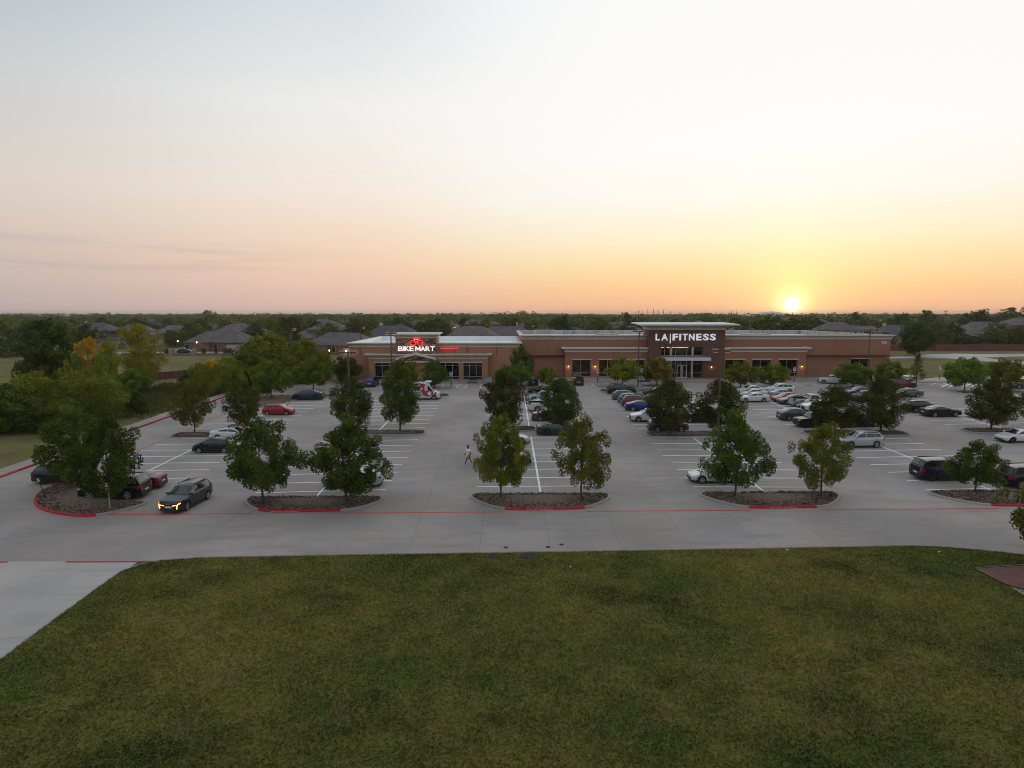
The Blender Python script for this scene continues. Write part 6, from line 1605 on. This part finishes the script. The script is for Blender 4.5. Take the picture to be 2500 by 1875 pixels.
# the wood beyond, which reads as one mass
def far_wood():
    Vs, Ts = [], []
    for d0, d1, n, q, size in ((380, 620, 1700, 90, .95), (620, 1000, 2300, 60, 1.4), (1000, 1800, 3000, 34, 2.3), (1800, 4200, 4600, 16, 4.6)):
        d = d0 + (d1 - d0) * RNG.random(n); x = d * RNG.uniform(-.9, .92, n)
        z = np.array([ground_z(0, a) for a in d])
        h = RNG.uniform(5.5, 10.5, n) * (1 + .5 * np.clip(vnoise(x, d, 90, 21) - .6, 0, 1) / .4) * np.where((RNG.random(n) < .04) & (d > 700), 1.4, 1); w = h * RNG.uniform(.45, .7, n)
        ok = np.ones(n, bool)
        if d0 < 700:
            for a, b in HS: ok &= ~((np.abs(x - a) < 9) & (np.abs(d - b) < 9))
        d, x, z, h, w = d[ok], x[ok], z[ok], h[ok], w[ok]; n = len(d)
        u = RNG.normal(0, 1, (n, q, 3)); u /= np.linalg.norm(u, axis=2)[..., None]; u[:, :, 2] = np.abs(u[:, :, 2]) * 1.0 - .25
        r = RNG.uniform(.7, 1.0, (n, q, 1))
        c = np.stack([x, d, z + h * .5], 1)[:, None, :] + u * r * np.stack([w, w, h * .52], 1)[:, None, :]
        a = RNG.normal(0, 1, (n, q, 3)); b = RNG.normal(0, 1, (n, q, 3))
        a -= u * (a * u).sum(2, keepdims=True) * .7; b = np.cross(u, a) + b * .3
        a /= np.linalg.norm(a, axis=2)[..., None]; b /= np.linalg.norm(b, axis=2)[..., None]
        s = size * RNG.uniform(.5, 1.0, (n, q, 1)); a *= s; b *= s * .75
        Vs.append(np.stack([c - a, c + b, c + a, c - b], 2).reshape(-1, 4, 3))
        Ts.append(np.clip((RNG.random((n, 1)) * .6 + RNG.random((n, q)) * .4), 0, 1).reshape(-1))
    V, T_ = np.concatenate(Vs), np.concatenate(Ts)
    o = link('distant_wood', quads_mesh('distant_wood', V, M['leaf_far'], T_)); tag(o, 'far wooded suburb reaching to the horizon as one green mass', 'wood', kind='stuff')
far_wood()
# ------------------------------------------------------------------ board fence behind the field, stone wall with pillars, far parked cars
fy = 201.0
fence = thing('board_fence', 'long reddish board fence behind the back lane', 'fence', (XD(2158, fy), fy, ground_z(0, fy)), R(1.0))
pm_ = MB(); pm_.box(0, 2.38, -.03, .03, 0, 2.0); pm_.box(2.38, 2.44, -.06, .06, 0, 2.05); pm_ = pm_.mesh('panel', M['fence_brick'])
for k in range(56): o = link('panel', pm_, fence); o.location = (k * 2.44, 0, random.uniform(-.03, .03))
M['field_stone'] = mat('rubble_stone', (.21, .155, .125), .9, var=.45, vscale=2.2)
y0 = 184.0; gz = ground_z(0, y0)
sw2 = thing('stone_wall', 'low rubble stone wall with pillars along the field', 'wall', (XD(300, y0), y0, gz))
xw0, xw1 = 0, XD(640, y0) - XD(300, y0)
n = int((xw1 - xw0) / .9)
for r_ in range(2):
    for k in range(n):
        a = xw0 + k * .9 + .4 * r_
        MB().box(a, a + random.uniform(.7, .86), -.2 - random.uniform(0, .05), .2, r_ * .45 - .2, r_ * .45 + .2 + random.uniform(-.04, .02)).build('stone', M['field_stone'], sw2)
for px in (478, 580, 420, 640): MB().box(XD(px, y0) - XD(300, y0) - .4, XD(px, y0) - XD(300, y0) + .4, -.4, .4, -.2, 2.1).build('pillar', M['house_tan'], sw2)
for k, (px, w) in enumerate([(415, 26), (450, 32), (500, 12), (530, 10), (560, 30)]):
    put_tree('bg1', XD(px, 186.5), 186.5, 1.9, w / 8.2, 'clipped dark hedge bush behind the rubble wall', 'bush', 'hedge bushes behind the rubble wall', None, None, 'hedge_bush')
gz = ground_z(0, 196)
rdm = MB().box(XD(290, 196), XD(660, 196), 191, 197, gz - .4, gz + .12).build('street', M['concrete']); struct(rdm)
c = put_car('fast', 'silver', XD(452, 194), 194, .2, 'silver car parked in the street before the far houses', group='cars parked by the far houses'); c.location.z = gz + .12
c = put_car('suv', 'black', XD(594, 195), 195, .1, 'dark car parked in the street beside a pillar', group='cars parked by the far houses'); c.location.z = gz + .12
for px, d, py in ((438, 203, 834), (484, 200, 837), (626, 200, 846), (805, 183, 857), (846, 182, 858)):
    z = ZY(py, d); o = MB(); o.tube((0, 0, 0), (0, 0, .3), .14, .1, 8); o.tube((0, 0, .3), (0, 0, .36), .16, .05, 8); o.tube((0, 0, ground_z(0, d) - z), (0, 0, 0), .04, .04, 6, 1)
    o = o.build('garden_lamp', [M['porch_light'], M['black_metal']]); o.location = (XD(px, d), d, z); tag(o, 'small lit lamp standing before the far brick houses', 'lamp', 'lit garden lamps')
# ------------------------------------------------------------------ the skyline
M['arena'] = mat('arena_roof', (.55, .52, .52), .6); M['far_white'] = mat('far_white_wall', (.6, .58, .56), .7)
d = 1500; x = XD(1886, d); zb = ZY(774, d); rr = 27.0
ar = MB(); nr, ns_ = 6, 32
for i in range(nr + 1):
    t = i / nr
    for k in range(ns_):
        a = 2 * math.pi * k / ns_; q = rr * math.cos(t * math.pi / 2) ; ar.v.append((q * math.cos(a), q * math.sin(a), 6.5 + 6.0 * math.sin(t * math.pi / 2)))
for i in range(nr):
    for k in range(ns_): ar.f.append([i * ns_ + k, i * ns_ + (k + 1) % ns_, (i + 1) * ns_ + (k + 1) % ns_, (i + 1) * ns_ + k]); ar.m.append(0)
t_ = thing('arena', 'pale domed tank shaped hall on the skyline beside the sun', 'building', (x, d, zb))
ar.build('dome', M['arena'], t_, 40); w = MB(); w.tube((0, 0, -6), (0, 0, 6.5), rr, rr, 32); w.build('wall', M['arena'], t_, 40)
w = MB(); w.tube((0, 0, 12.3), (0, 0, 14), 1.2, 1.0, 10); w.build('finial', M['arena'], t_)
for px, d, top, w, h in ((126, 900, 768.5, 40, 6), (1815, 900, 771, 60, 7), (1790, 1000, 768, 50, 8), (1745, 950, 766, 36, 8), (2128, 800, 778, 14, 8), (2040, 900, 772, 10, 9)):
    z = ZY(top, d) - h; t_ = thing('far_building', 'low white building between the trees near the horizon', 'building', (XD(px, d), d, z), 0, 'low white buildings near the horizon')
    MB().box(-w / 2, w / 2, -10, 10, -6, h - 1).build('wall', M['far_white'], t_); MB().box(-w / 2 - .5, w / 2 + .5, -10.5, 10.5, h - 1, h).build('roof', M['arena'], t_)
def upole(px, d, top, label, arms=1, r=.16):
    z = ground_z(0, d); h = ZY(top, d) - z
    t_ = thing('utility_pole', label, 'utility pole', (XD(px, d), d, z), .2, 'utility poles on the skyline')
    w = MB(); w.tube((0, 0, -1), (0, 0, h), r, r * .7, 6); w.build('pole', M['pole_paint'], t_)
    for k in range(arms): MB().box(-1.3, 1.3, -.08, .08, h - .9 - k * 1.5, h - .7 - k * 1.5).build('crossarm', M['pole_paint'], t_)
for px, d, top in ((2311, 360, 757), (2405, 370, 755), (2149, 430, 765), (2155, 470, 766)): upole(px, d, top, 'wooden utility pole with a crossarm above the right trees', 2)
for px, d, top in ((1596, 900, 754), (1621, 900, 756), (1661, 900, 758), (1568, 900, 757), (1560, 900, 757), (1581, 1000, 755), (1608, 1000, 757), (1725, 900, 757), (1788, 900, 758), (1638, 1000, 760), (1553, 1000, 762), (1800, 900, 760), (2088 - 150, 900, 762)):
    upole(px, d, top, 'slim mast standing on the skyline', 0, .42)
upole(952.5, 800, 754, 'tall thin white antenna on the skyline left of centre', 0, .3)
for a, b, d, y1, y2 in ((2311, 2405, 365, 758, 756), (2405, 2560, 372, 756, 757), (2155, 2311, 400, 766, 758)):
    pts = []
    for k in range(9):
        t = k / 8; px = a + (b - a) * t; py = y1 + (y2 - y1) * t + 3.0 * math.sin(math.pi * t); pts.append(Vector((XD(px, d), d, ZY(py, d))))
    w = MB(); [w.tube(pts[k], pts[k + 1], .025, .025, 4, cap=False) for k in range(8)]
    tag(w.build('power_line', M['black_metal']), 'thin sagging power line between the wooden poles', 'cable', 'power lines')

# ------------------------------------------------------------------ evening haze between here and the horizon
hz_m = bpy.data.materials.new('haze'); hz_m.use_nodes = True
hn, hl = hz_m.node_tree.nodes, hz_m.node_tree.links; hn.remove(hn['Principled BSDF'])
pv_ = hn.new('ShaderNodeVolumePrincipled'); pv_.inputs['Color'].default_value = (.86, .84, .82, 1); pv_.inputs['Density'].default_value = .00013; pv_.inputs['Anisotropy'].default_value = .2
hl.new(pv_.outputs[0], hn['Material Output'].inputs['Volume'])
hx, ht = 6500, [(-420, 24), (140, 24), (400, 24), (7300, ground_z(0, 7300) + 26)]
hv = [(sx_ * hx, y_, z_) for y_, z_ in ht for sx_ in (-1, 1)] + [(sx_ * hx, y_, -215) for y_ in (-420, 7300) for sx_ in (-1, 1)]
hf = [(2 * k, 2 * k + 1, 2 * k + 3, 2 * k + 2) for k in range(3)] + [(9, 8, 10, 11), (1, 0, 8, 9), (6, 7, 11, 10), (0, 2, 4, 6, 10, 8), (7, 5, 3, 1, 9, 11)]
hzo = MB().add(hv, hf).build('haze', hz_m); tag(hzo, 'thin pale evening haze over the suburb', 'haze', kind='stuff')
# ================================================================== PEOPLE
def skin(name, chains, m, sub=1):
    "chains: lists of (x,y,z,r) sharing their first vertex by position -> one continuous skinned surface"
    vs, es, rs, key = [], [], [], {}
    def vid(p):
        k = tuple(round(c, 4) for c in p[:3])
        if k not in key: key[k] = len(vs); vs.append(p[:3]); rs.append(p[3])
        return key[k]
    for ch in chains:
        ids = [vid(p) for p in ch]; es += [(a, b) for a, b in zip(ids[:-1], ids[1:])]
    me = bpy.data.meshes.new(name); me.from_pydata(vs, es, [])
    ob = bpy.data.objects.new(name, me); COL.objects.link(ob)
    ob.modifiers.new('skin', 'SKIN').use_smooth_shade = True
    sv = me.skin_vertices[0].data if me.skin_vertices else None
    if sv is None:
        bm_ = bmesh.new(); bm_.from_mesh(me); bm_.verts.layers.skin.verify(); bm_.to_mesh(me); bm_.free(); sv = me.skin_vertices[0].data
    for i, r in enumerate(rs):
        r2 = r if isinstance(r, tuple) else (r, r); sv[i].radius = r2
    sv[0].use_root = True
    ob.modifiers.new('sub', 'SUBSURF').levels = sub; ob.modifiers[-1].render_levels = sub
    dg = bpy.context.evaluated_depsgraph_get(); dg.update()
    out = bpy.data.meshes.new_from_object(ob.evaluated_get(dg)); bpy.data.objects.remove(ob)
    out.name = name; out.materials.clear(); out.materials.append(m); out.shade_smooth(); return out
def hand(w, dirn, side):
    "five fingers from a palm at wrist w along dirn"
    w, d = Vector(w), Vector(dirn).normalized(); s = Vector(side).normalized(); pal = w + d * .08
    ch = [[(*w, .03), (*pal, (.035))]]
    for k, (o, l) in enumerate(((-.03, .065), (-.01, .078), (.012, .074), (.032, .058))):
        b = pal + s * o; k1 = b + d * l * .5; k2 = b + d * l + s.cross(d) * .02
        ch.append([(*pal, .035), (*b, .011), (*k1, .010), (*k2, .008)])
    t = w + d * .03 - s * .035; ch.append([(*w, .03), (*t, .012), (*(t + d * .04 - s * .02), .010)])
    return ch
def person(name, label, x, y, rz, skinm, hairm, topm, shortm, shoem, pose):
    t_ = thing(name, label, 'person', (x, y, .003), rz); P = pose
    pel = P['pelvis']; ch = P['chest']; nk = P['neck']; hd = P['head']
    up_ = (Vector(hd) - Vector(nk)).normalized(); H_ = Vector(hd)
    body = [[(*pel, .14), (*P['waist'], .13), (*ch, .16), (*nk, .062), (*(H_ - up_ * .03), .085), (*(H_ + up_ * .05), .10), (*(H_ + up_ * .12), .075)]]
    fc = H_ + Vector((.07, 0, -.02)); body.append([(*(H_ - up_ * .03), .085), (*fc, .06)])
    body.append([(*fc, .06), (fc.x + .035, fc.y, fc.z + .02, .02)])
    for s in ('l', 'r'):
        body.append([(*pel, .13)] + [(*p, r) for p, r in zip(P['leg' + s], (.085, .058, .043, .045, .03))])
        body.append([(*ch, .15)] + [(*p, r) for p, r in zip(P['arm' + s], (.062, .045, .030))])
        a = P['arm' + s]; d_ = Vector(a[2]) - Vector(a[1]); body += hand(a[2], d_, (1, 0, 0))
    link('body', skin('body', body, skinm), t_)
    lo_ = (pel[0], pel[1], pel[2] - .06); mid_ = tuple((a + b) / 2 for a, b in zip(pel, P['waist']))
    sh = [[(*lo_, .19), (*mid_, .185), (*P['waist'], .18), (*ch, .20), (nk[0], nk[1], nk[2] - .03, .09)]]
    for s in ('l', 'r'):
        a = P['arm' + s]; e = Vector(a[0]).lerp(Vector(a[1]), .75); sh.append([(*ch, .20), (*a[0], .10), (*e, .09)])
    link('shirt', skin('shirt', sh, topm), t_)
    so_ = [[(*pel, .17), (pel[0], pel[1], pel[2] + .10, .165)]]
    for s in ('l', 'r'):
        l = P['leg' + s]; e = Vector(l[0]).lerp(Vector(l[1]), P.get('hem', .62)); so_.append([(*pel, .17), (*l[0], .125), (*e, .115)])
    link('shorts', skin('shorts', so_, shortm), t_)
    for s in ('l', 'r'):
        l = P['leg' + s]; a, b = Vector(l[3]), Vector(l[4])
        link('shoe', skin('shoe', [[(a.x - .05, a.y, a.z, .045), (*a, .056), (*(a.lerp(b, .6)), .05), (*b, .036)]], shoem), t_)
    c_ = H_ + up_ * .055; hb = MB(); n1, n2 = 6, 14
    for i in range(n1 + 1):
        th = i / n1 * 1.75
        for k in range(n2):
            ph = 2 * math.pi * k / n2; ext = 1.0 - (.55 if math.cos(ph) > .2 else 0) * max(0, (th - .9) / .85)
            t2 = th * ext; hb.v.append((c_.x - .012 + .115 * math.sin(t2) * math.cos(ph), c_.y + .10 * math.sin(t2) * math.sin(ph), c_.z + .115 * math.cos(t2)))
    for i in range(n1):
        for k in range(n2): hb.f.append([i * n2 + k, (i + 1) * n2 + k, (i + 1) * n2 + (k + 1) % n2, i * n2 + (k + 1) % n2]); hb.m.append(0)
    link('hair', hb.mesh('hair', hairm, 80), t_)
    return t_
SKIN_D = mat('dark_skin', (.075, .040, .028), .6); HAIR = mat('black_hair', (.012, .010, .010), .8); TEE = mat('white_tshirt', (.80, .82, .88), .85); YEL = mat('yellow_shorts', (.55, .46, .015), .8); SHOE = mat('white_shoes', (.62, .62, .62), .7)
SKIN_L = mat('light_skin', (.34, .20, .145), .6); REDT = mat('dark_red_top', (.16, .02, .028), .85); BLUT = mat('blue_leggings', (.03, .07, .10), .85)
x, y = G(1144, 1133.5)
walk_pose = dict(pelvis=(0, 0, .95), waist=(.0, 0, 1.12), chest=(.01, 0, 1.36), neck=(.02, 0, 1.53), head=(.045, 0, 1.65),
    legl=[(.03, .095, .88), (.20, .10, .50), (.30, .10, .14), (.32, .10, .065), (.48, .11, .05)], legr=[(-.03, -.095, .88), (-.10, -.10, .50), (-.30, -.10, .16), (-.33, -.10, .075), (-.19, -.11, .05)],
    arml=[(.0, .20, 1.42), (-.10, .25, 1.15), (-.04, .26, .90)], armr=[(.0, -.20, 1.42), (.03, -.25, 1.14), (.20, -.26, .93)], hem=.55)
# the walker heads left along the aisle; the hand on the far side holds a strap
pr = person('person', 'person in a white t-shirt and yellow shorts walking across the lot', x, y, R(200), SKIN_D, HAIR, TEE, YEL, SHOE, walk_pose)
pr.scale = (1.18, 1.18, 1.04)
M4 = Matrix.Translation(pr.location) @ Matrix.Rotation(R(200), 4, 'Z') @ Matrix.Diagonal((1.18, 1.18, 1.04, 1))
hp = M4 @ Vector((-.05, .265, .83)); ep = Vector((*G(1168, 1122, .25), .25)); ep = Vector((hp.x + 1.0, hp.y + .15, .12))
w = MB(); pts = [hp.lerp(ep, k / 6) - Vector((0, 0, .06 * math.sin(math.pi * k / 6))) for k in range(7)]; [w.tube(pts[k], pts[k + 1], .012, .012, 5) for k in range(6)]
tag(w.build('leash', M['black_metal']), 'thin dark leash hanging from the walking person\'s hand', 'leash')
x, y = G(590, 1073); 
stand = dict(pelvis=(0, 0, .92), waist=(.02, 0, 1.08), chest=(.10, 0, 1.30), neck=(.15, 0, 1.46), head=(.19, 0, 1.57),
    legl=[(0, .095, .85), (.02, .11, .47), (0, .11, .12), (0, .11, .06), (.16, .12, .05)], legr=[(0, -.095, .85), (.03, -.11, .47), (0, -.11, .12), (0, -.11, .06), (.16, -.12, .05)],
    arml=[(.08, .19, 1.37), (.30, .22, 1.22), (.52, .18, 1.30)], armr=[(.08, -.19, 1.37), (.30, -.22, 1.22), (.52, -.18, 1.32)], hem=.95)
person('person', 'person in a dark red top reaching to the bicycles on the car roof', wx + .78, wy + 1.38, R(-115), SKIN_L, HAIR, REDT, BLUT, SHOE, stand)
